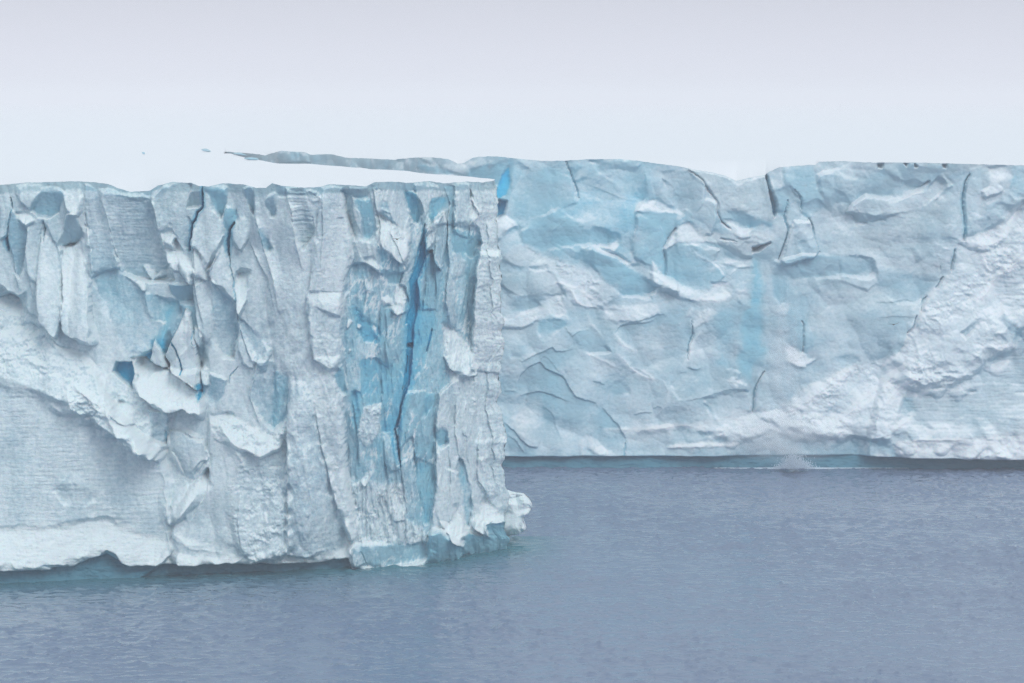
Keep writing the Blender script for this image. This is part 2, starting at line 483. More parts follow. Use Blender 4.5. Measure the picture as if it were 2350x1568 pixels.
def near_cliff():
    root = empty('ice_cliff', (0, 250, 0))
    tag(root, 'nearer ice headland split by a deep blue crevice, white snow on top', 'ice cliff')
    step = 1.7
    u, P, zl = face_grid(NEAR_BASE, NEAR_TOP, NEAR_LIP, -150, 1166, step, 560)
    px, py = project(P)
    R = Relief(px, py, .0365, 1, .69, (1.8, .62, .9, .8, .65), 1.0, 1.35)
    near_relief(R)
    # outward direction, level, from the plan of the wall
    t = np.gradient(P[0, :, :2], axis=0)
    for c in range(2): t[:, c] = box_smooth(t[:, c], 25)
    nrm = np.stack([t[:, 1], -t[:, 0]], -1); nrm /= np.linalg.norm(nrm, axis=1, keepdims=True)
    lipfade = 1 - .75 * sstep(.985, 1.0, np.linspace(0, 1, P.shape[0]))[:, None]
    endfade = 1 - .8 * sstep(1120, 1166, px)
    R.S *= 1 - sstep(.975, .985, np.linspace(0, 1, P.shape[0]))[:, None]
    D = R.D
    settle(R, D)
    P[..., 1] -= D
    # the free end is broken, leaning out a little towards its foot
    P[..., 0] += sstep(1060, 1150, px) * (.95 * fbm(py / 85, py * 0 + .5, 4, 45) + .30 * chisel(py / 34, px / 60, 46) + .10 * fbm(px / 9, py / 7, 2, 47))
    names = {0: 'ice_face', 1: ('blue_ice_face', 'pale blue broken ice around the crevice'), 2: ('crevice', 'deep blue crevice running down the face'),
             3: ('waterline_notch', 'dark wet notch cut by the sea under the face'), 4: ('rubble_slope', 'rough ridge of snowy rubble across the face'),
             5: ('snow_bank', 'white snow bank along the foot'), 6: 'ice_pinnacle', 7: ('ice_block', 'snowy ice block leaning on the face'), 8: 'crack',
             9: ('ice_hollow', 'bright blue hollow behind the pinnacles'), 10: ('ice_foot', 'white overhanging foot of the headland')}
    split_parts(P, R.part, {'tint': R.T, 'snow': R.S, 'wet_shade': R.W}, names, M_NEAR, root)
    return root, u, P, zl

def near_relief(R):
    x, y = R.x0, R.y0
    sd = 1
    # whole-face character
    wx = x + 14 * fbm(x / 50, y / 90, 3, 19)
    R.D += .8 * fbm(x / 160, y / 260, 3, 21) + (1 - .55 * sstep(790, 900, x)) * (.62 * chisel(wx / 62, y / 250, 22, .9) + .16 * chisel(wx / 26, y / 120, 25, .9) + .05 * chisel(wx / 12, y / 50, 24, .9))
    R.D += .02 * chisel(x / 7, y / 11, 26, .9) + .025 * fbm(x / 6, y / 5, 3, 27)
    c1, c2 = chisel(wx / 58 + .13, y / 210, 122, .9), fbm(wx / 30, y / 130, 3, 123)
    R.S += .20 * np.clip(fbm(x / 80, y / 140, 4, 124) * 2.0, -1, 1) + .12 * c2 - .16 * (1 - sstep(560, 700, x)) * (1 - sstep(700, 820, y))
    R.T += .06 + .05 * fbm(x / 90, y / 120, 3, 28)
    w = sstep(560, 620, x) * (1 - sstep(760, 820, x)) * sstep(600, 760, y)
    R.D += w * (.18 * ridged(x / 30, y / 60, 4, 29) + .14 * chisel(x / 14, y / 26, 30))
    R.S += w * .3 * fbm(x / 14, y / 20, 4, 32)
    w = sstep(800, 880, x)
    R.D += w * .40 * fbm(wx / 13, y / 140, 3, 35) + w * .05 * fbm(x / 5, y / 14, 3, 36)
    R.S += w * .25 * fbm(wx / 8, y / 110, 4, 38)
    P, C, G, S = R.poly, R.crack, R.ridge, R.scarp
    # ---- upper left: flutes and hollows
    P('N1', '0,290 60,300 85,450 60,640 0,660', up=.1, off=.5)
    P('N1', '120,480 200,490 245,540 190,575 130,520', up=.5, off=.2)
    P('N1', '85,450 120,520 190,600 180,760 130,940 100,900 60,640', rt=.35, up=-.1, off=-.5, tint=.22)
    P('N1', '190,600 300,550 312,640 280,740 270,900 260,980 200,920 175,760', up=.05, off=.4, rt=.1)
    P('N1', '300,560 400,720 420,940 440,1200 400,1350 290,1250 260,1050 275,800', up=.16, off=.9, rt=-.1)
    P('N1', '430,720 560,700 620,950 640,1200 660,1400 450,1320 430,1100 425,900', up=.2, off=1.2, rt=-.1, bulge=.4)
    P('N1', '470,490 540,500 575,660 500,720 420,720 440,600', up=-.45, off=-.5, tint=.14)
    P('N1', '290,330 430,320 460,360 400,480 330,520 220,470', up=-.35, off=-.3, tint=.25)
    P('N1', '120,290 330,290 300,340 220,460 150,400', up=.1, off=.5)
    P('N1', '465,270 560,270 580,400 550,500 470,480 450,380', up=.25, off=.9)
    P('N1', '590,560 630,600 636,720 600,700', up=.2, rt=-.3, off=.3)
    P('N1', '600,290 690,330 740,500 790,740 820,870 640,900 620,700 600,560', rt=-.05, up=.02, off=.3, strata=.10, tint=.18)
    P('N1', '590,820 620,880 660,960 610,930', up=-.3, rt=-.4, off=.2)
    P('N1', '700,330 880,350 1060,380 1090,500 1120,700 1180,850 1210,960 1000,960 850,900 800,780 760,560', up=-.16, off=-.8, strata=.16, tint=.13)
    G('N1', '690,330 740,500 790,740 820,870 920,960', w=6, amp=.35)
    P('N1', '820,870 920,960 1000,1030 1020,1180 1060,1230 1160,1260 1180,1350 1000,1480 850,1400 700,1100 640,930', off=-.5, up=.05, tint=.28, tsoft=20)
    P('N1', '1010,1040 1230,1110 1260,1180 1200,1330 1160,1260 1060,1230 1020,1170', up=.06, off=-.2, tint=.32, tsoft=8)
    P('N1', '1130,730 1220,740 1250,890 1180,860', up=.5, snow=.5)
    P('N1', '1230,660 1290,780 1360,880 1330,980 1270,900 1210,700', up=.5, off=.4, snow=.6)
    P('N1', '1190,560 1240,660 1210,730 1150,680', up=.25, off=.3)
    P('N1', '920,950 1000,950 1020,1020 990,1030', up=.6, off=.4, snow=.6)
    P('N1', '980,860 1020,840 1080,920 1180,840 1190,900 1050,960 1000,900', up=.4, off=.1, snow=.3)
    P('N1', '1180,970 1330,990 1340,1110 1240,1110 1200,1040', up=-.5, off=-.2, tint=.22)
    P('N1', '1060,380 1150,290 1250,270 1330,290 1300,400 1300,500 1340,560 1310,740 1200,600 1110,600', rt=.2, off=.2)
    P('N1', '1320,330 1400,330 1410,440 1300,450', up=-.4, off=-.4, smooth=False)
    G('N1', '1060,380 1090,480 1110,600 1160,800 1210,960', w=6, amp=.4)
    C('N1', '1040,200 1405,290 1415,440 1375,480 1365,530 1340,560 1330,650 1320,745'.replace('1040,200 ', ''), w=3.4, depth=2.2, tint=.95, taper=.3, part=8)
    C('N1', '45,660 50,750', w=4, depth=1.6, tint=.9, part=8)
    C('N1', '80,380 90,450 70,560 55,660', w=2.5, depth=.8, tint=.5)
    C('N1', '300,540 312,600 300,690', w=2.2, depth=.7, tint=.4)
    # ---- upper middle
    P('N2', '270,360 330,370 400,560 410,650 380,780 310,880 250,740 190,700 215,560 240,460', off=1.0, up=.1, rt=.05)
    P('N2', '280,310 430,310 430,420 395,520 350,450 320,370', up=-.4, off=-.4, tint=.38, tsoft=8)
    P('N2', '430,440 500,470 500,540 440,620 410,560', up=-.2, off=-.3, tint=.35)
    P('N2', '490,490 570,540 590,640 540,750 480,700 470,600', off=.6, up=.15)
    P('N2', '560,320 620,310 625,500 590,450', up=-.3, rt=.2, off=-.3, tint=.2)
    P('N2', '700,400 770,350 780,500 740,510', up=-.35, off=-.3, tint=.2)
    P('N2', '790,290 840,300 860,370 800,360', up=-.3, off=-.2, tint=.2)
    P('N2', '850,320 980,300 1010,450 1040,520 1050,640 960,740 900,560 880,430', up=-.2, off=-.4, strata=.5, tint=.06)
    P('N2', '1290,310 1420,310 1430,380 1310,380', up=-.4, off=-.2, tint=.08)
    P('N2', '330,950 420,1040 490,1110 520,1300 500,1400 480,1500 400,1470 350,1330 340,1100', up=-.1, off=-.7, strata=.10, tint=.2)
    P('N2', '200,1000 320,940 340,1300 300,1380 240,1280 210,1100', off=.8, up=.05)
    P('N2', '210,720 260,740 300,900 300,950 200,900', off=.4, up=.2)
    P('N2', '500,900 590,900 580,1000 570,1100 530,1210 500,1120 490,1000', up=.5, off=.2, snow=.4)
    P('N2', '400,690 440,790 470,900 500,1100 430,1040 330,950 320,900 380,760', up=.15, off=.8)
    P('N2', '300,880 370,790 400,690 410,640 380,700 330,800', up=-.4, off=-.3)
    C('N2', '490,550 455,600 438,680 445,780', w=4.5, depth=2.4, tint=.95, part=8)
    C('N2', '445,780 470,900 500,1100 520,1240', w=2.2, depth=.7, tint=.4)
    G('N2', '625,320 640,520 700,760 740,900 800,1060', w=8, amp=.5)
    G('N2', '840,320 890,480 910,640 950,900', w=8, amp=.5)
    G('N2', '1020,480 1050,640 1030,760', w=5, amp=.4)
    P('N2', '650,560 700,620 745,740 700,760', up=-.2, rt=.4, off=-.3, tint=.35)
    P('N2', '530,1220 620,1300 740,1440 700,1568 600,1500 540,1360', up=.1, off=.2, tint=.22)
    P('N2', '520,1260 560,1300 640,1480 620,1568 560,1540 510,1400', up=.12, off=.4)
    C('N2', '1100,1030 1240,1035', w=1.8, depth=.3)
    P('N2', '1020,1030 1240,1050 1230,1200 1050,1130', up=.2, off=.2)
    P('N2', '990,330 1080,340 1090,400 1030,410', rub=.5, rs=6, off=.3, tint=0)
    P('N1', '900,330 1000,340 990,390 910,380', rub=.5, rs=6, off=.2, tint=0, up=.3)
    # ---- ridge of rubble falling to the right, and the smooth bowl under it
    P('A', '-160,700 0,672 40,688 70,735 130,795 205,830 250,900 275,945 330,1000 372,1045 385,1110 392,1270 300,1345 100,1345 -160,1345', off=1.9, up=.03, soft=4)
    P('A', '-160,700 0,672 40,688 70,735 130,795 205,830 250,900 275,945 330,1000 372,1045 360,1048 300,1015 235,970 180,940 110,905 0,860 -160,800', off=.4, up=.28, rub=.75, rs=13, soft=8, snow=.25, tint=.14, part=4)
    P('A', '-160,830 0,880 120,920 240,985 330,1030 370,1060 388,1120 390,1270 260,1335 120,1335 -160,1335', off=-.25, up=-.02, strata=.14, soft=10, tint=.13, flat=.4)
    P('N4', '360,830 430,820 480,890 430,940 360,900', up=-.25, off=-.15, soft=10)
    P('N4', '500,860 600,900 620,960 560,980', up=-.2, off=-.1, soft=10)
    G('N4', '650,110 680,190 690,330 720,420 800,580 880,640 1000,700', w=8, amp=.7, snow=.6)
    G('N4', '470,210 560,280 650,340 710,400', w=7, amp=.5, snow=.5)
    G('N4', '330,340 420,400 480,370 450,230', w=6, amp=.4, snow=.3)
    # ---- pinnacles, their blue hollows, the leaning block
    P('N1', '960,1500 1060,1440 1050,1380 1140,1300 1165,1180 1240,1130 1280,1180 1300,1400 1150,1568 960,1568', off=-1.3, up=-.1, soft=6, tint=.62, tsoft=26, part=9)
    P('N1', '1125,1455 1150,1475 1200,1375 1180,1300 1140,1400', off=-.5, tint=.88, soft=3, part=9)
    P('N4', '740,95 832,88 850,170 845,262 790,215 720,150', off=-1.6, tint=.85, soft=3, tsoft=8, smooth=False, part=9)
    P('N4', '905,70 975,20 975,95 930,90', off=-1.0, tint=.9, soft=3, part=9)
    P('N1', '1170,1240 1240,1120 1290,1090 1350,1130 1380,1300 1425,1420 1410,1568 1150,1568', off=-.9, up=-.1, tint=.26, snow=-1, soft=5, tsoft=8)
    P('N1', '1080,1370 1110,1410 1145,1470 1165,1550 1189,1577 1120,1550 1046,1522 1060,1440', off=1.5, up=.12, tint=.03, smooth=False, soft=1.6, part=6, snow=.8)
    P('N1', '1295,1150 1325,1180 1340,1280 1365,1400 1390,1560 1400,1715 1290,1640 1189,1577 1150,1470 1200,1380 1260,1240', off=1.9, up=.10, rt=-.10, tint=.03, smooth=False, soft=1.6, part=6, snow=.8)
    P('N1', '1352,1280 1390,1285 1412,1340 1400,1420 1360,1390', off=1.4, up=.25, tint=.04, snow=.4, part=6)
    C('N1', '1195,1370 1230,1430 1255,1500 1268,1600', w=2.6, depth=.9, tint=.8, taper=.2, part=8)
    C('N1', '1348,1280 1352,1380 1365,1400', w=2, depth=.7, tint=.6)
    P('N4', '830,60 900,60 960,90 1090,140 1180,200 1290,290 1310,380 1290,430 1180,380 1100,400 1000,360 880,270 850,210 890,180 835,110', off=1.9, up=.45, rub=.45, rs=20, snow=.85, tint=.05, soft=3, part=7)
    C('N4', '960,95 1010,115 1090,140', w=2, depth=.5, tint=.6)
    P('N4', '880,270 1000,330 1090,390 1060,620 980,690 820,600 760,480 720,400 760,300 840,270', off=1.2, up=.15, rub=.5, rs=12, snow=.4, soft=4, part=7)
    P('N4', '960,390 1090,405 1070,560 1060,610 985,585 975,480', off=-.2, up=-.3, tint=.14, smooth=False, part=7)
    P('N4', '1070,520 1200,530 1300,590 1340,690 1280,760 1200,830 1080,700', off=.5, up=-.05, tint=.12)
    P('N4', '760,330 860,370 870,470 780,450 740,400', off=.3, up=.5, snow=.7, part=7)
    C('N4', '1070,520 1150,525 1230,565 1300,580', w=1.8, depth=.5)
    S('N4', '1090,650 1130,700 1190,830', amp=-.5, w=14)
    C('N4', '1060,520 1063,600', w=3, depth=.6, tint=.5)
    C('N5', '232,225 240,310', w=4.5, depth=1.4, tint=.95, part=8)
    P('N5', '230,60 265,70 290,230 250,230 235,110', off=.6, up=.3, snow=.5)
    C('N5', '470,120 420,180 410,230', w=2, depth=.4, tint=.5)
    P('N5', '300,160 400,200 380,300 330,360 280,300', off=.2, up=-.2, tint=.25)
    P('N5', '600,90 700,90 720,250 690,520 620,440 540,300', off=-.3, up=-.12, tint=.22)
    P('N5', '705,150 795,180 790,420 760,480 690,520', off=-.6, up=-.1, tint=.34, flute=.15)
    # ---- mound of rubble left of the column
    P('N5', '300,430 440,420 560,500 700,580 725,500 785,490 750,640 800,700 800,1100 800,1300 560,1360 100,1370 60,1150 200,850 285,700 290,560', off=1.3, up=.05, soft=5, tint=.1)
    P('N5', '520,640 620,690 700,640 790,700 800,1100 800,1300 560,1360 460,1200 440,900', off=.2, up=.1, rub=.5, rs=9, soft=10, snow=.22, part=4)
    P('N5', '300,430 440,420 560,500 700,580 725,500 785,490 750,640 620,690 520,640 420,600 330,560', off=.2, up=.35, rub=.6, rs=12, soft=5, snow=.5, part=4)
    G('N5', '320,440 450,600 560,650 620,690 700,640 770,680', w=8, amp=.5, snow=.8)
    G('N5', '430,600 500,700 520,780', w=7, amp=.4, snow=.3)
    P('N5', '20,1050 100,920 200,840 280,770 290,860 230,960 110,1080 50,1120', off=.4, up=.4, snow=.5, soft=6)
    S('N5', '200,830 190,780 240,720 285,705', amp=.4, w=12)
    G('N5', '80,1200 200,1260 300,1280 400,1300', w=6, amp=.25)
    G('N5', '60,1160 160,1230 300,1250', w=6, amp=.25)
    # ---- the long column
    P('N5', '810,230 900,220 950,300 1000,560 1100,980 1190,1200 1190,1290 810,1320 800,1000 790,560', off=.9, up=.04, rt=.12, soft=6, tint=.2, tsoft=20, strata=.05)
    P('N5', '900,60 1110,60 1090,150 1150,600 1170,900 1210,1200 1180,1220 1100,980 1000,560 950,260', off=1.1, up=.02, rt=-.15, soft=4, tint=.06, rub=.12, rs=6)
    P('N5', '1090,170 1130,110 1140,140 1160,300 1110,260', off=-.4, up=-.3, tint=.4)
    P('N5', '1200,290 1230,300 1260,420 1240,560 1215,480', off=-.7, rt=-.3, tint=.7)
    P('N2', '1100,310 1240,310 1280,560 1320,800 1250,960 1240,1200 1230,1568 1050,1500 1000,1100 1060,700', off=1.0, up=.02, rt=.1, soft=3, tint=.06, rub=.10, rs=6)
    # ---- blue ice around the great crevice
    P('A', '799,613 832,603 875,626 925,626 938,593 944,514 931,441 964,461 974,514 977,540 1007,514 1037,514 1076,517 1099,527 1106,560 1093,619 1089,692 1083,807 1070,850 1009,905 1000,990 998,1075 992,1195 981,1277 949,1296 816,1303 807,1277 820,1210 797,1087 790,980 792,900 786,850 783,757 788,690', off=-1.1, tint=.36, tsoft=28, soft=3, flute=.35, flat=.45, part=1)
    P('N3', '150,330 230,370 250,700 310,830 200,860 225,690 190,500', off=-.6, rt=-.4, tint=.24, rub=.15, rs=4, part=1)
    P('N3', '230,380 360,380 395,600 340,680 300,660 285,500', off=-.7, up=-.1, tint=.42, tsoft=8, part=1)
    P('N3', '360,290 440,330 420,560 380,480', off=-.2, rub=.3, rs=6, tint=.12)
    P('N3', '430,400 480,410 500,520 560,600 640,700 600,720 500,600 440,540', off=-.2, rub=.3, rs=5, tint=.3)
    P('N3', '400,480 520,560 620,640 620,780 570,840 420,700', off=.2, up=.3, tint=.02, part=1)
    P('N3', '300,820 370,790 440,880 420,900', off=.3, up=.5, snow=.5)
    P('N3', '400,700 570,840 590,900 560,980 480,980 420,880', off=-.1, up=-.1, tint=.42, tsoft=10, part=1)
    P('N3', '590,340 680,350 715,450 680,560 640,540', off=-.4, up=-.3, tint=.5, part=1)
    P('N3', '660,290 820,290 830,370 760,460 720,560 705,470', off=.7, up=-.05, tint=.1, rub=.1, rs=5)
    P('N3', '780,380 880,370 900,420 830,480 780,560 760,520', off=-.6, up=-.2, tint=.5, part=1)
    P('N3', '870,300 940,300 945,540 900,590 905,420', off=-.3, rt=.2, tint=.3, part=1)
    P('N3', '940,290 1040,290 1050,520 1030,660 940,600', off=.6, tint=.12, rub=.1, rs=5)
    P('N3', '1050,330 1110,480 1080,560 1045,520', off=.3, up=.3, rt=-.3, tint=.04)
    P('N3', '930,590 1050,620 1130,700 1060,800 1000,760 930,740', up=-.2, off=-.4, tint=.36, part=1)
    P('N3', '930,760 1020,820 1010,900 930,940', up=.1, off=.3, tint=.12, rub=.1, rs=4, part=1)
    P('N3', '1040,700 1110,640 1130,740 1090,880 1080,1100 1060,1400 1010,1300 1040,1000', rt=-.3, off=-.4, tint=.30, part=1)
    # pinnacle beside the crevice
    P('N3', '865,485 885,540 885,700 860,800 850,880 800,820 790,740 745,745 732,660 750,600 800,530', off=1.7, tint=.12, soft=1.5, smooth=False, part=6)
    P('N3', '865,485 830,560 800,690 745,745 732,660 750,600 800,530', up=.2, rt=-.55, off=.3, tint=.03, snow=.3, soft=2, smooth=False, part=6)
    P('N3', '740,800 790,740 855,880 830,1000 800,1160 720,1160 740,1000', off=.5, rt=-.05, tint=.32, tsoft=6, smooth=False, part=1)
    P('N3', '680,960 740,860 730,1000 700,1160 690,1080', off=.5, up=.1, tint=.14, smooth=False, part=1)
    P('N3', '890,880 930,960 945,1200 940,1290 900,1260 870,1060', off=.6, up=.05, tint=.14, rub=.1, rs=4, part=1)
    P('N3', '690,1080 800,1180 800,1300 740,1450 700,1600 655,1600 655,1300 690,1200', off=-.1, tint=.46, part=1)
    P('N3', '590,870 625,960 630,1130 600,1000 565,980', off=.6, tint=.12, smooth=False, part=1)
    P('N3', '540,990 570,1010 605,1080 600,1180 540,1200 505,1160 515,1050', off=1.1, up=.3, rub=.4, rs=7, snow=.8, tint=.08, part=1)
    P('N3', '435,1090 465,1072 495,1095 490,1125 450,1130', off=.9, up=.5, snow=.9, tint=.05, part=1)
    P('N3', '430,1130 600,1190 600,1400 480,1568 400,1500 420,1300', off=.3, tint=.3, tsoft=10, part=1)
    P('N3', '230,1130 330,1230 420,1300 400,1400 300,1380 250,1280', off=-.4, tint=.58, tsoft=16, rub=.3, rs=5, part=1)
    P('N3', '330,940 370,1000 370,1040 320,1020', off=.2, up=.3, snow=.5, part=1)
    P('N3', '175,1050 195,1060 180,1150 160,1210 150,1200', off=.5, rt=-.4, tint=.02)
    for q in ('370,1270 400,1290 390,1340 370,1310', '200,1230 220,1240 200,1290 185,1280', '260,1260 285,1280 275,1300 262,1290', '150,1430 170,1435 165,1460', '195,1440 212,1445 200,1470'):
        P('N3', q, off=.5, up=.5, snow=.9, part=1)
    C('N3', '780,1300 765,1360 740,1450', w=2.6, depth=.9, tint=.8)
    P('N3', '860,1270 960,1310 1040,1420 1110,1600 1000,1620 900,1568 870,1420', off=.7, up=.3, rub=.35, rs=9, snow=.45, tint=.03, part=1)
    P('N3', '1100,780 1180,760 1500,780 1500,1568 1060,1568 1080,1100', off=.8, rub=.2, rs=7, tint=.06)
    # lower blue ice
    P('N6', '200,280 262,290 262,400 245,555 215,490', off=-.5, tint=.52, tsoft=8, rub=.2, rs=5, part=1)
    P('N6', '262,80 380,80 390,350 330,400 270,300', off=-.4, tint=.48, tsoft=10, part=1)
    P('N6', '280,390 385,360 385,520 300,640 240,560', off=.1, tint=.22, rub=.3, rs=4, snow=.25, part=1)
    P('N6', '380,100 480,100 540,200 520,330 480,520 400,540 390,300', off=-.1, tint=.50, tsoft=12, part=1)
    P('N6', '430,580 470,560 500,640 520,770 460,790 415,700', off=.4, up=.1, tint=.22, part=1)
    P('N6', '560,280 760,300 740,540 740,760 610,700 590,560 510,640 520,420', off=.5, tint=.30, tsoft=8, part=1)
    P('N6', '670,310 720,290 740,330 690,420 660,430', off=-.3, up=-.2, tint=.42, part=1)
    P('N6', '735,550 790,508 815,540 820,610 760,650', off=-1.2, up=-.4, tint=.4, soft=5)
    P('N6', '600,720 720,760 745,900 690,1130 650,1090 615,900', off=-.6, tint=.44, tsoft=12, soft=5, part=1)
    P('N6', '500,760 600,700 610,880 660,1100 660,1250 560,1250 540,900', off=.1, tint=.26, part=1)
    P('N6', '190,890 320,860 430,890 540,880 555,1100 660,1150 670,1260 210,1250 240,1150', off=.3, tint=.16, rub=.25, rs=6, flute=.3, snow=.38, soft=6, part=1)
    P('N6', '440,880 530,900 540,1100 470,1100 420,980', off=.3, up=.1, snow=.55, tint=.05, part=1)
    P('N6', '310,780 330,800 290,900 260,860', off=.3, up=.3, snow=.5, part=1)
    P('N6', '200,1255 670,1255 695,1335 600,1382 230,1402 198,1340', off=.25, tint=.30, soft=6, tsoft=6, flat=.5, part=1)
    C('N6', '265,1300 285,1340 305,1395', w=2, depth=.4, tint=.5)
    # right columns of the headland
    P('N6', '800,60 1000,60 1020,300 960,560 900,520 870,300', off=.2, rub=.35, rs=9, snow=.25, tint=.04)
    P('N6', '885,700 910,720 940,800 975,1000 952,1150 932,1120 905,900 882,830', off=-1.2, rt=-.3, tint=.4, tsoft=6)
    P('N6', '740,760 880,800 885,1010 860,1080 800,1140 740,1120', off=.3, rt=-.1, tint=.1)
    P('N6', '1000,600 1190,580 1500,600 1500,1000 1140,1030 1050,960 990,800', off=.4, tint=.1)
    G('N6', '1020,690 1060,750', w=5, amp=.4)
    # fins and edges that run down the broken end
    for q, a_, w_ in (('1050,280 1060,400 1110,500 1045,560 1040,700', .7, 22), ('870,300 905,420 890,600 900,850 880,1100 900,1260', .8, 26), ('1130,700 1090,880 1085,1100 1060,1450', .9, 24),
                      ('1010,880 1015,1040 960,1290', -.5, 14), ('370,300 400,480 425,600 400,760', .6, 20), ('160,330 190,500 250,700', -.7, 20), ('940,290 930,460 935,640', .5, 16), ('820,640 800,820 815,1000 800,1180', .6, 20),
                      ('780,560 745,650 735,760', -.4, 12), ('480,600 560,740 600,880', .4, 16), ('230,380 235,520 290,640', .4, 14), ('1180,500 1170,760 1200,1000 1190,1300', .5, 18), ('450,1130 470,1260 460,1420 480,1600', .5, 16), ('300,880 320,1050 290,1250', .4, 18)):
        S('N3', q, amp=a_, w=w_)
    for q, a_, w_ in (('605,560 600,720 615,900 680,1130', -.8, 22), ('740,540 745,900 700,1130', .8, 20), ('1020,500 1010,800 1060,960', .6, 18), ('500,510 520,760 540,900 560,1100', .5, 18), ('200,300 240,560 250,800', .6, 20),
                      ('160,400 180,800 230,1150', -.8, 18), ('880,300 860,500 890,700', .5, 20), ('1100,100 1080,400 1120,700 1130,900', .5, 18), ('330,780 300,900 290,1100', .4, 14), ('400,560 420,720 440,880', .5, 16), ('820,620 840,800 830,1000', .4, 14)):
        S('N6', q, amp=a_, w=w_)
    for g_, q, a_, w_ in (('N2', '625,310 640,520 700,760 760,960 800,1200', .5, 22), ('N2', '840,310 890,480 910,640 960,900', .5, 20), ('N2', '1240,310 1280,560 1320,800 1250,960 1240,1200', -.7, 22),
                          ('N2', '590,680 640,800 720,950 780,1200', .45, 20), ('N2', '1100,330 1110,600 1090,900', .4, 18), ('N2', '170,640 215,760 215,1000 290,1300', .5, 18), ('N2', '520,1240 560,1400 640,1568', .5, 18),
                          ('N5', '815,230 790,560 800,1000 810,1280', .6, 22), ('N5', '950,260 1000,560 1100,980 1190,1180', .45, 20), ('N5', '1100,120 1150,600 1185,1000', -.4, 18), ('N5', '600,100 545,300 620,500', .4, 16),
                          ('N5', '300,700 280,900 180,1100', .35, 18), ('N5', '500,900 480,1100 520,1300', .3, 20), ('N1', '690,330 745,500 795,740 830,880', .5, 20), ('N1', '1060,380 1110,600 1180,850 1220,1010', .5, 20),
                          ('N1', '430,730 428,900 445,1100 420,1320', .55, 22), ('N1', '300,560 275,760 262,980 290,1240', .5, 20), ('N1', '90,450 62,640 100,900 130,1040', .5, 18), ('N1', '580,380 600,560 640,760 650,1000', -.4, 22),
                          ('N1', '190,500 180,640 200,900 230,1100', .4, 18), ('N1', '1345,560 1350,760 1370,900 1340,1000', .4, 14)):
        S(g_, q, amp=a_, w=w_)
    # splinters and spilt snow caught in the blue ice
    bl = sstep(.2, .32, R.T) * (R.part == 1) * sstep(640, 700, x)
    R.S += bl * .75 * sstep(.42, .7, ridged(x / 16 + y / 60, y / 38, 4, 151, .6)) * sstep(-.1, .25, fbm(x / 60, y / 80, 2, 152))
    # the flared foot
    P('N6', '690,1195 780,1150 920,1258 1000,1500 690,1500', off=-.6, up=-.6, tint=.40, tsoft=5, snow=-1, part=10)
    P('N6', '925,1180 1080,1195 1075,1115 1180,1085 1500,1080 1500,1600 920,1600 900,1300', off=-.8, up=-.5, tint=.42, tsoft=5, snow=-1, part=10)
    P('N6', '760,1100 830,1120 870,1015 895,1050 935,1190 915,1220 922,1262 840,1205', off=1.0, up=.5, snow=.9, tint=.03, rub=.2, rs=8, part=10)
    P('N6', '985,1135 1040,1000 1060,960 1145,1035 1180,1085 1085,1115 1092,1195 1010,1160', off=1.0, up=.5, snow=.95, tint=.03, rub=.2, rs=8, part=10)
    # the crevice itself
    C('A', '972,530 972,600 955,640 945,720 941,800 931,880 915,960 905,1010 915,1060', w=30, depth=0, tint=.56, taper=.7)
    P('N3', '722,630 727,700 737,780 700,900 680,960 690,1080 672,1200 652,1300 648,1432 603,1432 615,1260 598,1262 605,1200 632,1150 627,960 650,890 690,770 698,700', off=-.7, soft=1.6, tint=.95, smooth=False, snow=-1, part=2)
    P('N6', '556,-20 594,-20 582,160 556,290 522,400 500,512 478,522 500,440 530,330 546,200', off=-.8, soft=1.6, tint=.95, smooth=False, snow=-1, part=2)
    C('N6', '476,520 490,590 503,660 522,765', w=3.6, depth=1.6, tint=.92, taper=.6, part=2)
    C('N6', '560,60 545,170 528,270', w=2, depth=1.0, tint=.9, part=2)
    C('N6', '545,540 545,600', w=2, depth=.5, tint=.6)
    C('N3', '730,560 700,700 640,900', w=3, depth=.8, tint=.6)
    # ---- snow bank along the foot and the notch under it
    P('A', '-160,1215 0,1212 100,1212 190,1196 250,1190 310,1222 392,1245 400,1262 480,1282 700,1282 790,1268 805,1240 808,1268 800,1280 640,1292 300,1297 262,1268 240,1262 205,1275 150,1298 0,1306 -160,1310', off=.5, up=.22, snow=.95, tint=.02, rub=.22, rs=16, soft=9, part=5)
    P('A', '230,1275 250,1262 268,1270 285,1300 215,1300', off=-1.0, up=-.3, tint=.35, snow=-1, part=3)
    P('A', '95,1290 160,1295 120,1300', off=-.5, tint=.3)
    # notch: everything below this line is cut back
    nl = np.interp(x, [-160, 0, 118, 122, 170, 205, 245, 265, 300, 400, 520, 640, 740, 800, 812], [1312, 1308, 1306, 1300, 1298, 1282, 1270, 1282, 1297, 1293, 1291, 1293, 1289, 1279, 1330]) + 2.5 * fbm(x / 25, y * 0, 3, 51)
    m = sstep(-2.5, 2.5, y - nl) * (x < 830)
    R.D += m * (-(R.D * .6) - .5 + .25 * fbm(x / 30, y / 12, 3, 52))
    R.T += (.5 - R.T) * m; R.S *= 1 - m; R.W += m  # soaked blue ice; the shade of the recess is painted in too
    R.part[m > .5] = 3

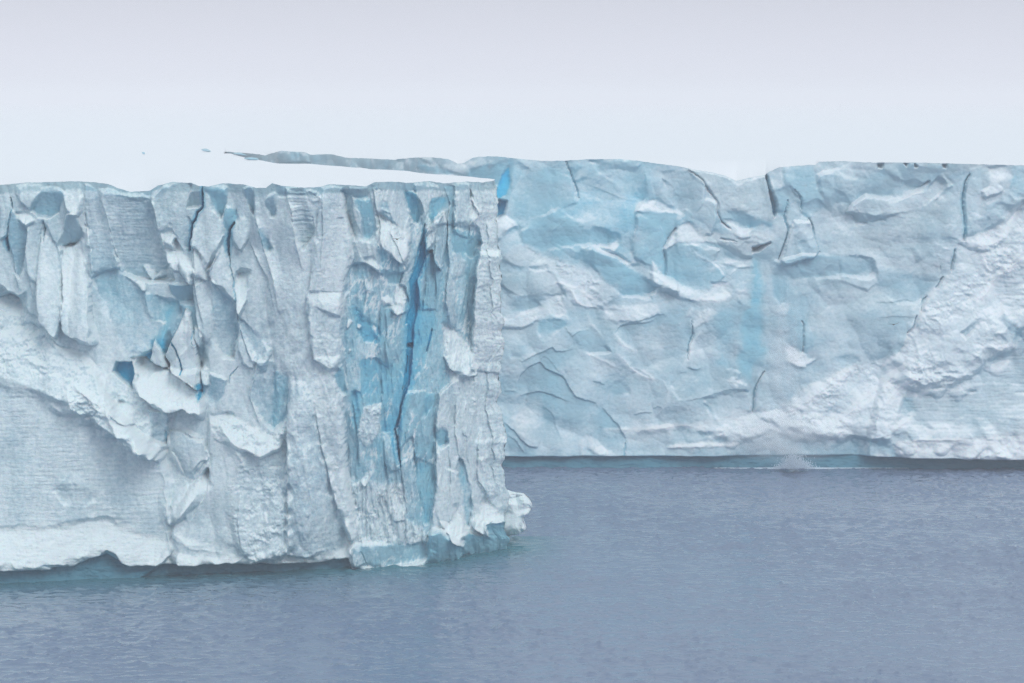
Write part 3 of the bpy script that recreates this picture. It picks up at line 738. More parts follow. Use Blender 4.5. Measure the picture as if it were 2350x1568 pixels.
# ------------------------------------------------------------------ far cliff
FAR_BASE = [(300, 925), (640, 985), (900, 1040), (1100, 1072), (1165, 1075), (1500, 1076), (2000, 1077), (2350, 1078), (2700, 1082)]
FAR_TOP = [(300, 333), (530, 342), (640, 349), (850, 360), (1000, 368), (1150, 371), (1300, 372), (1600, 373), (2000, 374), (2350, 375), (2700, 376)]
FAR_LIP = [(300, 333), (525, 349), (560, 351), (610, 356), (625, 352), (645, 346), (700, 350), (712, 355), (760, 354), (800, 362), (850, 364), (905, 367), (950, 362), (1000, 362), (1030, 366), (1050, 376), (1066, 374), (1085, 362), (1120, 359), (1150, 360), (1200, 366), (1250, 370), (1300, 369), (1350, 366),
           (1420, 365), (1470, 370), (1510, 376), (1560, 382), (1590, 389), (1640, 397), (1665, 404), (1690, 415), (1720, 408), (1757, 402), (1765, 394), (1790, 384), (1850, 379), (1873, 378), (1880, 372), (1930, 370), (2000, 373), (2100, 373), (2200, 376), (2350, 380), (2700, 380)]
def far_cliff():
    root = empty('ice_cliff', (40, 310, 0))
    tag(root, 'farther long pale blue ice cliff with a diagonal slope of white rubble', 'ice cliff')
    u, P, zl = face_grid(FAR_BASE, FAR_TOP, FAR_LIP, 515, 2600, 2.3, 430)
    px, py = project(P)
    R = Relief(px, py, .047, 2, .32, (.90, .22, .45, .26, .45), 1.7, .7)
    far_relief(R)
    t = np.gradient(P[0, :, :2], axis=0)
    for c in range(2): t[:, c] = box_smooth(t[:, c], 25)
    nrm = np.stack([t[:, 1], -t[:, 0]], -1); nrm /= np.linalg.norm(nrm, axis=1, keepdims=True)
    D = R.D
    settle(R, D)
    P[..., 1] -= D
    names = {0: 'ice_face', 1: ('ice_cave', 'bright blue cleft beside the headland'), 2: ('ice_block', 'grey broken block hanging under the dip in the edge'), 3: ('waterline_notch', 'dark wet notch cut by the sea under the face'),
             4: ('rubble_slope', 'diagonal slope of white ice rubble'), 5: ('snow_bank', 'white snow bank along the foot'), 6: ('meltwater_stain', 'darker blue streak down the face'), 8: 'crack'}
    split_parts(P, R.part, {'tint': R.T, 'snow': R.S, 'wet_shade': R.W}, names, M_FAR, root)
    return root, u, P, zl

def far_relief(R):
    x, y = R.x0, R.y0
    R.D += 1.2 * fbm(x / 190, y / 160, 3, 61) + .8 * chisel((x + 12 * fbm(x / 50, y / 50, 2, 60)) / 110, y / 120, 62, .9) + .16 * chisel(x / 36, y / 40, 65, .9)
    R.S += .20 * np.clip(fbm(x / 110, y / 70, 4, 164) * 2.2, -1, 1)
    R.D += .05 * chisel(x / 11, y / 9, 66, .9) + .03 * fbm(x / 6, y / 4, 3, 67)
    R.T += .16 + .06 * fbm(x / 120, y / 120, 3, 68)
    R.T += .24 * np.exp(-((x - 1360) / 210) ** 2 - ((y - 520) / 130) ** 2) + .10 * np.exp(-((x - 1240) / 180) ** 2 - ((y - 960) / 100) ** 2)
    R.T -= .10 * sstep(1800, 1950, x) * (1 - sstep(650, 850, y))
    bay = 1 - sstep(960, 1060, x)
    R.D += bay * (1.2 * (chisel(x / 42, y / 60, 75, .9) - .2) + .16 * chisel(x / 16, y / 22, 76, .9) + .8 * fbm(x / 24, y / 110, 3, 78))
    R.S += bay * .5 * fbm(x / 10, y / 14, 3, 77) - .28 * bay
    R.T -= .12 * bay
    R.T += .16 * np.exp(-((x - 1330) / 240) ** 2 - ((y - 460) / 120) ** 2) + .12 * np.exp(-((x - 1560) / 120) ** 2 - ((y - 570) / 70) ** 2)
    P, C, G, S = R.poly, R.crack, R.ridge, R.scarp
    # bay, seen over the headland
    P('N2', '800,60 900,40 990,80 1010,130 800,150', up=-.2, off=.5, tint=.2, smooth=False)
    P('N2', '1030,70 1140,90 1140,130 1030,130', up=-.2, off=.3, tint=.2)
    P('N3', '690,140 920,190 1000,230 700,190', up=-.3, off=-.5, tint=.35)
    P('N3', '700,100 950,100 960,150 930,195 800,160', up=.2, off=.5, tint=.12)
    P('N3', '960,130 1040,170 1050,240 930,220', up=.2, off=.5, tint=.12)
    P('N3', '1040,150 1090,100 1230,95 1240,140 1100,160 1040,190', up=.1, off=.6, tint=.18)
    P('N3', '1040,180 1240,130 1280,200 1250,300 1040,260', up=-.3, off=-.8, tint=.42)
    # left blue bowl
    P('F1', '160,110 300,190 230,300 160,420 110,590 220,660 250,720 0,760 -20,200', up=.05, off=-.3, tint=.38, tsoft=20)
    P('F1', '150,180 163,300 130,400 70,442 30,400 90,250', off=-2.4, tint=.86, soft=2, tsoft=4, part=1)
    P('F1', '65,450 130,470 108,590 52,622 56,500', off=-2.0, tint=.8, soft=2, part=1, smooth=False)
    P('F1', '20,620 100,590 200,640 220,680 140,720 40,820 0,830', off=.9, up=.3, tint=.12, snow=.3)
    P('F1', '300,200 520,190 640,220 700,300 740,480 520,560 440,640 250,700 170,560 220,380', off=.5, up=.04, tint=.3, tsoft=14)
    P('F1', '250,720 440,640 520,560 620,590 740,640 860,690 1000,730 1080,800 1020,860 880,850 720,860 600,850 500,880 400,880 280,850', up=-.35, off=-.9, tint=.36, soft=4)
    G('F1', '520,740 570,690 640,610', w=6, amp=.4)
    S('F1', '520,820 600,860 720,870 750,800', amp=-.4, w=16)
    C('F1', '645,120 690,220 710,290 750,380 765,440', w=2.6, depth=.9, tint=.6, part=8)
    P('F1', '650,120 830,150 830,230 760,280 700,290 680,200', off=.5, up=.12, tint=.3)
    P('F1', '770,200 820,230 790,270 740,280', off=.3, up=.4, snow=.3)
    P('F1', '850,120 1130,105 1300,150 1250,200 1100,190 950,200 900,150', up=-.4, off=-.3, tint=.22)
    P('F1', '-20,80 150,75 130,120 40,150 -20,180', up=.1, off=.5, tint=.16)
    P('F1', '470,180 540,170 560,260 500,230', up=-.3, off=-.2)
    S('F1', '830,320 1000,390 1150,450 1290,470', amp=.35, w=28)
    P('F1', '990,250 1090,290 1110,340 1030,300', up=.3, off=.2)
    P('F1', '1340,230 1350,430 1290,500 1255,570 1265,660 1240,740 1230,800 1240,950 1400,1050 1604,1150 1604,580 1450,540', off=.9, tint=.34, soft=2)
    S('F1', '1230,950 1240,740 1265,660 1255,570 1290,500 1350,430 1340,230', amp=-.5, w=30)
    P('F1', '1255,555 1290,500 1400,455 1550,530 1610,580 1450,555 1380,545', up=.6, off=.6, snow=.5, tint=.1)
    P('F1', '1270,570 1450,560 1604,580 1604,640 1720,610 1690,560 1604,760 1530,820 1480,660 1350,610', up=-.3, off=-.3, tint=.36)
    P('F1', '1380,400 1450,350 1530,360 1604,440 1604,520 1500,510', up=.15, off=.3, rub=.2, rs=8, tint=.18)
    P('F1', '900,860 1020,905 1210,1000 1350,1060 1610,1180 1610,1260 1460,1210 1300,1120 1090,960', up=.35, off=.7, tint=.2)
    P('F1', '870,880 1100,970 1300,1120 1460,1210 1380,1290 1150,1300 950,1120 850,980', up=-.25, off=-.5, tint=.38)
    P('F1', '900,865 1030,860 1100,800 1110,840 1060,930 980,910', up=.4, off=.3, snow=.4)
    P('F1', '1150,1000 1210,1000 1225,900 1240,970 1260,1010 1190,1020', up=.3, off=.3, snow=.5)
    P('F1', '300,850 420,930 620,1000 900,1080 1050,1300 960,1400 740,1350 620,1210 480,1060 400,960', rub=.6, rs=9, off=.4, up=.1, tint=.18, snow=.35, soft=6)
    P('F1', '100,940 260,860 400,920 480,1050 330,1060 150,1010', up=.15, off=.5, tint=.08)
    P('F1', '330,1050 480,1020 485,1060 380,1072', up=-.6, off=-.4, smooth=False)
    P('F1', '70,1080 480,1070 600,1210 640,1300 480,1290 200,1290 90,1200', up=.02, off=.1, tint=.1)
    P('F1', '150,1380 200,1300 330,1290 430,1380 300,1430 180,1420', up=-.4, off=-.5, tint=.22)
    P('F1', '480,1300 600,1290 660,1480 400,1500 280,1568 60,1568 100,1500 280,1440 450,1380', rub=.4, rs=8, off=.5, up=.25, snow=.4)
    G('F1', '540,1160 640,1200 720,1220 790,1210', w=5, amp=.4, snow=.7)
    G('F1', '620,1210 700,1250 740,1340 800,1380 900,1390 960,1440', w=5, amp=.5, snow=.8)
    G('F1', '780,1230 830,1300 900,1330', w=5, amp=.4, snow=.7)
    P('F1', '990,1420 1060,1400 1160,1420 1050,1450', up=-.5, off=-.3)
    P('F1', '980,1380 1180,1380 1420,1360 1460,1440 1300,1490 1100,1520 990,1490', up=.15, off=.6, snow=.35, rub=.2, rs=8)
    S('F1', '1090,1568 1200,1520 1340,1490 1480,1450 1520,1480', amp=.8, w=22)
    C('F1', '1610,710 1530,820 1498,880 1518,1000 1510,1120', w=4, depth=1.0, tint=.62, part=8)
    P('F2', '-30,1000 90,1140 300,1240 470,1240 480,1180 620,1180 650,1280 480,1330 300,1330 180,1300 -20,1180', up=.3, off=.5, tint=.16, snow=.2)
    # hanging block under the dip
    P('F2', '280,190 480,220 620,250 700,300 830,270 960,250 980,340 1000,450 1030,560 1020,640 880,640 720,560 560,550 540,480 440,340', off=1.5, up=-.06, tint=.03, rub=.32, rs=12, soft=2.5, part=2)
    P('F2', '640,330 820,400 900,480 880,520 740,560 640,480 560,420', off=.4, up=.15, tint=.05, rub=.2, rs=8, part=2)
    P('F2', '60,220 280,200 430,330 430,440 350,560 180,420 80,300', off=.4, up=-.04, tint=.16)
    P('F2', '60,280 130,350 300,540 350,560 420,450 540,480 530,640 480,760 380,740 300,650 200,560 100,400', off=.5, up=.05, tint=.13)
    C('F2', '280,190 400,270 440,340 480,400 545,480 540,560 575,640 640,710', w=2.8, depth=.9, part=8)
    C('F2', '580,650 620,690 650,710', w=4, depth=.8)
    P('F2', '965,235 985,260 1010,380 1050,480 1060,560 1040,600 1020,560 1002,460 985,360 968,290', off=-1.8, tint=.72, soft=2, tsoft=4, smooth=False, part=1)
    P('F2', '620,560 740,555 850,600 830,720 740,720 660,650', up=-.4, off=-1.6, tint=.3, part=2)
    P('F2', '650,640 740,690 830,720 820,780 730,790 660,730 600,660', up=.5, off=-.2, tint=.12, snow=.4, part=2)
    P('F2', '830,640 1030,650 1000,700 930,660 830,700', up=-.4, off=-.3, tint=.4)
    P('F2', '380,740 540,740 700,800 850,740 1000,770 1020,790 950,850 860,900 850,960 740,940 600,860 480,830', up=.3, off=.9, rub=.35, rs=9, tint=.02, part=2)
    C('F2', '570,790 620,800 700,820', w=2.6, depth=.7)
    P('F2', '850,880 950,850 1000,830 900,905 855,912', off=-1.5, up=-.5, smooth=False)
    P('F2', '70,880 110,810 200,690 300,650 390,740 460,820 350,830 210,830 90,900', up=.4, off=.9, snow=.4, tint=.08)
    P('F2', '80,930 220,840 420,860 560,900 500,1000 600,1120 470,1235 300,1240 90,1140 70,960', up=-.12, off=.7, tint=.3, soft=2)
    P('F2', '400,860 560,880 700,960 840,980 860,1040 740,1050 620,1020 480,980', up=.25, off=.4, rub=.25, rs=8, tint=.08)
    P('F2', '550,900 640,920 680,970 600,960', up=-.4, off=-.3)
    G('F2', '300,870 360,930 480,1000 620,1010 740,1000', w=6, amp=.4, snow=.5)
    G('F2', '450,1080 560,1030 640,1080', w=5, amp=.3, snow=.4)
    G('F2', '620,1130 740,1040 850,1030', w=5, amp=.35, snow=.4)
    G('F2', '480,1210 560,1190 650,1190', w=6, amp=.5, snow=.8)
    G('F2', '290,1340 380,1320 520,1330 640,1280 560,1240', w=6, amp=.5, snow=.8)
    G('F2', '690,1235 740,1250 800,1250', w=4, amp=.3, snow=.5)
    G('F2', '320,1380 280,1480', w=6, amp=.4, snow=.4)
    P('F2', '320,1520 370,1430 460,1400 520,1440 440,1520 330,1568', rub=.3, rs=7, off=.4, up=.2, snow=.4)
    S('F5', '275,400 290,300 325,190 310,90', amp=-.7, w=30)
    C('F5', '320,80 325,190 292,290 275,420', w=2.4, depth=.7, tint=.45, part=8)
    G('F5', '440,130 330,260 290,400 200,530', w=6, amp=.4, snow=.3)
    P('F5', '270,480 290,380 360,340 410,400 400,490 330,500', off=.5, up=.03, tint=.1)
    S('F5', '270,490 330,505 400,495', amp=.7, w=10)
    # stain where water runs from the hollow
    P('F2', '870,960 920,1050 945,1250 900,1400 930,1600 760,1600 820,1300 850,1100', tint=.45, tsoft=10, off=-.4, soft=7, part=6)
    P('F5', '765,-10 925,-10 915,290 985,330 880,440 830,600 740,520 715,400 760,280', tint=.42, tsoft=10, off=-.4, soft=7, part=6)
    P('F5', '540,-10 680,-10 650,300 640,500 530,480', tint=.32, tsoft=16, off=-.2, soft=10)
    P('F2', '700,1280 800,1290 820,1380 760,1400', up=.2, off=.3, tint=.1)
    P('F5', '480,495 690,505 740,540 700,600 800,640 800,690 640,690 430,750 200,760 130,640 200,540', off=.5, up=.05, tint=.14)
    S('F5', '180,775 400,755 540,700 640,685 800,680', amp=.5, w=20)
    C('F5', '950,530 905,600 860,690 862,760 840,880', w=3, depth=.9, tint=.5, part=8)
    P('F5', '620,600 700,560 760,620 700,660', rub=.3, rs=6, off=.3, snow=.3)
    P('F5', '430,815 470,830 550,940 510,945', off=-.8, rt=-.5, tint=.3)
    P('F5', '420,760 760,700 840,760 830,870 740,890 560,940 480,830', off=.3, up=.06, tint=.12)
    P('F5', '900,560 1100,560 1240,620 1260,760 1100,860 870,860', off=.4, up=.04, tint=.13)
    P('F5', '1150,320 1190,300 1280,350 1330,420 1390,430 1300,490 1200,470 1130,420', rub=.4, rs=8, off=.6, up=.4, snow=.7)
    # columns right of the block
    S('F2', '1140,350 1105,290 1095,190', amp=.4, w=18)
    P('F2', '1000,300 1100,310 1100,340 1020,340', up=.5, off=.4, snow=.4)
    P('F2', '1000,330 1110,340 1130,440 1060,560 1010,420', off=.3, tint=.2)
    P('F2', '1060,560 1150,450 1160,520 1110,600', up=-.3, off=-.4, tint=.3)
    P('F2', '1110,180 1400,170 1420,380 1490,500 1400,570 1340,620 1270,560 1260,440 1150,330', off=.7, tint=.26, up=.02)
    P('F2', '1140,350 1210,380 1260,440 1280,560 1340,640 1200,640 1130,600 1160,470', off=.3, up=.05, tint=.14)
    C('F2', '1210,370 1260,430 1275,540', w=3, depth=.8, tint=.4, part=8)
    P('F2', '1280,575 1310,570 1345,615 1300,612', off=-.8, tint=.35)
    P('F2', '1200,640 1340,650 1390,780 1425,900 1380,960 1120,1020 1090,980 1150,780', up=.1, off=1.0, tint=.13, soft=1.8, smooth=False)
    C('F2', '1335,620 1370,700 1395,800 1430,910', w=3, depth=.8, tint=.4, part=8)
    C('F2', '1150,460 1120,600 1150,700 1145,780 1100,900 1080,980', w=3, depth=.9, tint=.45, part=8)
    P('F2', '1040,1110 1090,1000 1250,1000 1430,930 1604,940 1604,1130 1160,1130', up=-.2, off=-.3, tint=.18)
    P('F2', '1030,1130 1160,1150 1155,1330 1090,1372 1030,1280', up=-.15, off=-.5, tint=.26)
    S('F2', '1150,1350 1158,1150', amp=.5, w=14)
    P('F2', '1060,1400 1150,1380 1130,1450 1060,1440', up=.3, off=.2, snow=.2)
    P('F2', '1200,1290 1330,1290 1330,1500 1290,1568 1120,1568 1130,1480', off=-.3, tint=.24)
    S('F2', '1290,1568 1330,1440 1340,1320 1320,1280', amp=.5, w=16)
    C('F5', '1275,90 1290,130 1285,350', w=2.6, depth=.8, tint=.4, part=8)
    P('F5', '1130,200 1270,100 1290,60 1360,200 1370,300 1330,350 1280,360 1130,270', off=-.4, tint=.26)
    # right: dark scoop, bright lens
    P('F3', '-10,240 100,220 200,210 400,270 560,190 660,270 850,330 950,300 720,430 540,440 400,420 320,470 220,490 60,475 10,380', up=-.3, off=-1.0, tint=.16, soft=3)
    P('F3', '-20,130 450,140 400,220 420,270 200,205 100,225 -10,240', up=.05, off=.6, tint=.08)
    P('F3', '680,190 760,140 1080,160 1100,200 1040,270 900,355 780,370', up=-.3, off=-.7, tint=.14)
    P('F3', '560,180 680,180 740,290 660,270', up=.2, off=.3, tint=.1)
    P('F3', '320,470 400,415 540,440 720,430 900,360 1040,275 1112,320 1070,400 950,490 800,560 560,600 380,600 250,560', up=.22, off=.6, tint=.08, soft=2.5)
    P('F3', '1000,470 1070,400 1150,330 1160,340 1090,410 1000,480', up=-.5, off=-.3)
    P('F3', '1110,230 1320,210 1260,330 1250,560 1100,420 1090,380 1170,300', off=.1, tint=.16)
    P('F3', '280,590 380,610 420,665 330,672', up=-.5, off=-.4, smooth=False)
    P('F3', '460,650 520,620 580,640', up=-.4, off=-.3, smooth=False)
    G('F3', '250,560 320,530 350,570 420,640', w=5, amp=.3)
    P('F3', '60,560 1240,560 1240,900 1100,980 800,1060 480,980 130,940 0,900', off=.1, up=.02, strata=.08, soft=20)
    for q in ('820,140 855,165 830,172', '725,135 765,140 750,165', '500,145 555,140 545,180 510,175', '1080,148 1120,150 1110,180 1085,175'):
        P('F3', q, off=-1.0, up=-.5, smooth=False, soft=1.5)
    C('F3', '1320,240 1275,320 1255,450 1265,620 1255,815', w=3, depth=1.2, tint=.62, taper=.3, part=8)
    P('F3', '1320,200 1420,170 1400,400 1360,650 1270,650 1262,450 1285,320', off=.7, tint=.14)
    C('F3', '1180,890 1150,1070', w=3.4, depth=1.1, tint=.5, part=8)
    C('F3', '1075,1130 1050,1190 1010,1225', w=3, depth=1.0, tint=.5, part=8)
    C('F3', '935,1300 895,1350 880,1430', w=3, depth=1.0, tint=.5, part=8)
    C('F6', '838,40 822,120 770,185', w=3.2, depth=1.0, tint=.55, part=8)
    P('F3', '1480,180 1640,160 1680,240 1560,320 1600,380 1450,440 1410,380 1480,330', up=.4, off=.4, snow=.3, tint=.08)
    P('F3', '1640,160 1782,160 1800,420 1700,440 1640,400 1660,320 1690,240', up=-.1, off=-.3, tint=.24)
    P('F3', '1450,500 1640,415 1690,480 1600,620 1480,720 1420,720 1400,600', up=-.15, off=-.3, tint=.16)
    P('F3', '-380,1000 -170,930 0,930 130,950 300,945 465,980 490,1090 410,1130 90,1100 -100,1130 -260,1140', up=-.3, off=-.7, tint=.2, soft=2.5)
    P('F3', '90,1100 410,1130 480,1080 495,1180 420,1245 250,1180', up=.25, off=.1, tint=.1, smooth=False)
    P('F3', '490,1040 650,1060 800,1100 850,1130 1060,1150 980,1250 870,1350 650,1340 520,1200', up=-.14, off=-.4, tint=.18)
    S('F3', '480,1350 580,1355 650,1345 740,1318 860,1350', amp=.6, w=18)
    S('F3', '490,1480 600,1465 700,1468 840,1480', amp=.5, w=18)
    P('F3', '990,910 1100,940 1140,990 1130,1010 1060,960', up=.3, off=.2, tint=.1)
    C('F3', '1045,1010 1052,1080', w=1.6, depth=.4)
    P('F6', '120,420 180,370 260,365 340,430 200,440', up=-.35, off=-.4, tint=.22, soft=6)
    # slope of rubble
    P('F3', '1220,830 1250,800 1450,740 1550,700 1700,560 1800,500 3200,300 3200,3300 400,3300 560,1900 700,1780 800,1600 930,1320 1080,1160 1160,1060 1180,920', off=1.6, up=.08, soft=3, tint=.12)
    P('F3', '1220,830 1250,800 1450,740 1550,700 1700,560 1800,500 2600,100 2600,800 1900,1300 1700,1600 1500,1800 1300,2000 900,2100 700,2000 800,1600 930,1320 1080,1160 1160,1060 1180,920', rub=1.05, rs=15, off=.1, up=.2, soft=9, snow=.30, tint=.13, part=4)
    P('F3', '1220,830 1250,800 1450,740 1550,700 1700,560 1790,500 1720,640 1640,760 1540,880 1430,900 1330,880', up=.35, off=.6, snow=.7, part=4)
    G('F3', '1782,870 1660,1020 1550,1130 1450,1270 1330,1340', w=9, amp=.9, snow=.8)
    G('F3', '1782,960 1700,1010 1620,1100', w=7, amp=.5, snow=.6)
    G('F3', '1430,910 1440,1000 1500,1110', w=7, amp=.5, snow=.4)
    P('F3', '1580,1150 1782,1120 1782,1420 1640,1380 1540,1300', strata=.25, off=.2, tint=.1)
    P('F6', '1210,180 1390,55 1380,100 1260,230', up=-.4, off=-.5, tint=.14, smooth=False)
    P('F6', '1450,420 1560,350 1700,310 1620,420 1500,480', up=-.35, off=-.6, tint=.16)
    G('F6', '1480,310 1600,300 1740,290', w=7, amp=.5, snow=.7)
    G('F6', '1480,520 1560,490 1660,430', w=8, amp=.6, snow=.7)
    P('F6', '1600,0 1640,60 1760,220 1740,230 1640,180 1580,60', up=-.3, off=-.5, tint=.26)
    # long white ramps lower left of it
    P('F6', '830,130 760,190 720,300 700,360 500,430 300,470 230,500 0,610 -160,700 -350,860 -500,920 -300,1010 0,1080 300,1090 560,1110 640,1000 720,760 900,540 1000,440 1050,200', rub=.8, rs=12, off=1.1, up=.12, soft=4, snow=.42, tint=.12, part=4)
    P('F6', '360,560 560,480 600,560 520,680 300,860 150,960 0,960 120,800', off=-.8, up=-.1, flat=.4, tint=.14, soft=5)
    G('F6', '-300,900 0,700 220,540 300,480', w=10, amp=.6, snow=.9)
    G('F6', '0,990 160,960 350,790 530,660 700,480 780,420', w=9, amp=.9, snow=.9)
    G('F6', '560,800 700,640 850,540', w=8, amp=.6, snow=.6)
    G('F6', '600,1030 740,940 830,880', w=8, amp=.7, snow=.9)
    G('F6', '810,730 880,710 950,700', w=5, amp=.4, snow=.7)
    P('F6', '720,760 810,740 830,850 760,870', up=-.3, off=-.5, tint=.26)
    P('F6', '850,930 900,960 945,1000 900,985', up=-.5, off=-.5)
    # level bands, low on the right
    P('F6', '860,560 1000,470 1400,440 1782,300 3000,200 3000,1120 640,1110 600,1040 740,800', flat=.15, off=.5, strata=.26, soft=12, tint=.10, up=.25)
    for q in ('960,660 1010,640 1070,655 1000,668', '1240,680 1290,665 1350,690 1280,695', '1010,520 1180,510 1160,530 1010,530', '1700,700 1782,695 1782,705'):
        P('F6', q, up=-.5, off=-.35, smooth=False)
    P('F6', '200,1090 560,1100 640,1180 700,1260 100,1270 -300,1270 -300,1120', off=-.9, tint=.24, soft=8, rub=.2, rs=14)
    # foot snow
    P('F6', '640,1130 900,1110 1200,1090 1782,1040 3000,1040 3000,1275 900,1268 700,1252 650,1200', up=.35, off=.6, rub=.35, rs=10, snow=.75, soft=5, tint=.08, part=5)
    P('F6', '1390,1250 1480,1190 1600,1150 1720,1130 1900,1170 2000,1270', up=.5, off=.8, snow=1, soft=4, part=5)
    G('F6', '640,1130 850,1105 1100,1095 1300,1090', w=5, amp=.4, snow=.6)
    P('F6', '490,1235 590,1245 560,1262 500,1256', up=.5, off=.6, snow=.9)
    P('F5', '-450,1040 0,1005 250,980 500,955 750,885 1050,860 1250,900 1604,940 1700,1100 1450,1100 1300,1110 1000,1060 800,1120 500,1080 250,1000 0,1035', up=.4, off=1.1, snow=.62, rub=.35, rs=12, soft=6, tint=.1, part=5)
    P('F5', '110,1190 250,1155 400,1125 560,1145 720,1150 700,1172 400,1170 200,1190', up=.6, off=.7, snow=.9, part=5)
    P('F5', '300,1040 420,1030 560,1050 450,1080', up=-.4, off=-.4, tint=.2)
    # arches, low on the left
    S('F4', '240,445 400,370 530,318 560,350 620,350 720,325', amp=1.0, w=26)
    S('F4', '225,690 250,560 330,480 420,445 470,500 560,540 620,570 680,680 735,745 900,800 930,850', amp=1.3, w=42)
    S('F4', '960,830 1060,960 1100,990 1150,1070 1185,1150', amp=1.1, w=34)
    S('F4', '230,745 400,700 470,710 530,730 690,800', amp=1.0, w=20)
    S('F4', '105,965 190,1040 260,1120 330,1170 400,1190', amp=1.3, w=30)
    S('F4', '120,1070 200,1120 290,1240', amp=.7, w=16)
    S('F4', '400,840 480,850 540,920 555,1000 620,1130', amp=.5, w=20)
    S('F4', '110,705 215,700', amp=.8, w=12)
    S('F4', '400,450 440,400 480,400 560,500 640,550', amp=.4, w=12)
    P('F4', '400,90 540,30 640,80 650,130 500,200 420,200', up=-.4, off=-.6, tint=.3)
    S('F4', '630,135 660,170 700,215 760,180 860,172', amp=.7, w=20)
    P('F4', '700,190 860,170 900,240 1040,350 850,370 760,300', up=-.25, off=-.4, tint=.2)
    P('F4', '160,340 250,270 320,300 260,400 170,400', up=-.2, off=-.3, tint=.2)
    G('F4', '830,0 870,120 980,250', w=6, amp=.4, snow=.2)
    G('F4', '1060,180 1150,290 1270,360', w=6, amp=.5, snow=.5)
    G('F4', '740,330 860,380 1000,440 1100,500', w=6, amp=.4, snow=.3)
    G('F4', '1080,350 1200,480 1300,560 1400,590 1330,530 1200,480', w=6, amp=.5, snow=.6)
    S('F4', '1060,200 1120,130 1250,100 1380,90 1440,60', amp=.9, w=22)
    G('F4', '1400,575 1490,610 1540,700 1500,830 1420,920', w=6, amp=.4)
    S('F4', '1230,910 1300,890 1400,875', amp=.7, w=12)
    S('F4', '1400,840 1440,825 1490,840', amp=.4, w=10)
    S('F4', '880,610 940,625 1000,650', amp=.5, w=12)
    P('F4', '860,590 1140,620 1200,720 1000,720 930,640', up=-.15, off=-.2, tint=.22)
    P('F4', '200,1040 210,900 330,860 420,900 430,1050 400,1180 330,1150', up=.06, off=.7, tint=.12)
    P('F4', '770,1130 810,1120 820,1240 780,1270', up=.1, off=.5, snow=.3)
    P('F4', '820,1070 880,1110 1030,1250 920,1250 850,1200', up=.2, off=.5, snow=.4)
    P('F4', '840,1210 880,1210 870,1270 850,1270', off=-.8, tint=.4)
    C('F4', '1165,1150 1160,1280', w=1.8, depth=.5, tint=.4)
    G('F4', '1330,1020 1450,1030 1604,980', w=8, amp=.6, snow=.9)
    # notch
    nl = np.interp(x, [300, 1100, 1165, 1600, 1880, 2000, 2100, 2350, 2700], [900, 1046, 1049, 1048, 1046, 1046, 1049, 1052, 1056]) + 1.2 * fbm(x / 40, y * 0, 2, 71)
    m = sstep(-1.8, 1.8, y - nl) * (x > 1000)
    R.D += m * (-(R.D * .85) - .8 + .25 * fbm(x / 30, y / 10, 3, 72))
    R.T += (.5 - R.T) * m; R.S *= 1 - m; R.W += m  # soaked ice and painted shade along the far waterline
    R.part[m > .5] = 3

near_root, nu, NP, nzl = near_cliff()
far_root, fu, FP, fzl = far_cliff()

# ------------------------------------------------------------------ snow on top
def near_cap():
    """snow surface of the headland, from its lip back to the bay; the back wall drops into the bay"""
    lip = NP[-1]
    px, _ = project(lip)
    px = np.maximum.accumulate(px) + np.arange(len(px)) * 1e-3
    back_tab = [(-300, 338), (300, 345), (530, 352), (565, 362), (640, 375), (700, 376), (800, 381), (850, 388), (930, 391), (985, 398), (1060, 403), (1110, 407), (1146, 411)]
    bt = np.array(back_tab, float)
    by = np.interp(px, bt[:, 0], bt[:, 1])
    B = on_z(px, by, ZT)
    n = 70
    v = (np.linspace(0, 1, n) ** 1.5)[:, None, None]
    sm = lip.copy()
    for c in range(3): sm[:, c] = box_smooth(lip[:, c], 8)
    w = sstep(0, .03, v)
    P = (lip[None] * (1 - w) + sm[None] * w) * (1 - v) + B[None] * v
    P[0] = lip
    # level off quickly to the shelf height behind the lip, with soft drifts
    zz = ZT - .05 + (sm[None, :, 2] - ZT) * (1 - sstep(0, .30, v[..., 0]))
    P[..., 2] = np.where(v[..., 0] == 0, lip[None, :, 2], zz) + .12 * fbm(P[..., 0] / 9, P[..., 1] / 14, 3, 81) * sstep(0, .1, v[..., 0])
    P[0, :, 2] = lip[:, 2]
    o = raw_mesh('snow_cap', P.reshape(-1, 3), grid_faces(*P.shape[:2]), M_SNOW, near_root)
    # the wall round the end and along the bay
    E = P[-1][px > 500][::-1][4::5]
    col0 = NP[::7, -1]
    Wl = np.zeros((len(col0), len(E) + 1, 3)); Wl[:, 0] = col0
    flare = col0[:, None, :] - col0[-1][None, None, :]
    kk = np.exp(-np.arange(1, len(E) + 1) / 6.0)[None, :]
    Wl[:, 1:, 0] = E[None, :, 0] + flare[..., 0] * kk + .5 * fbm(E[None, :, 1] / 3, col0[:, None, 2] / 7, 3, 85)
    Wl[:, 1:, 1] = E[None, :, 1] - .8
    Wl[:, 1:, 2] = np.minimum(col0[:, None, 2], E[None, :, 2] + .02)
    raw_mesh('back_face', Wl.reshape(-1, 3), grid_faces(*Wl.shape[:2]), M_NEAR, near_root, {'tint': np.full(Wl.shape[:2], .12), 'snow': np.full(Wl.shape[:2], .55)})
    return P
CAP = near_cap()

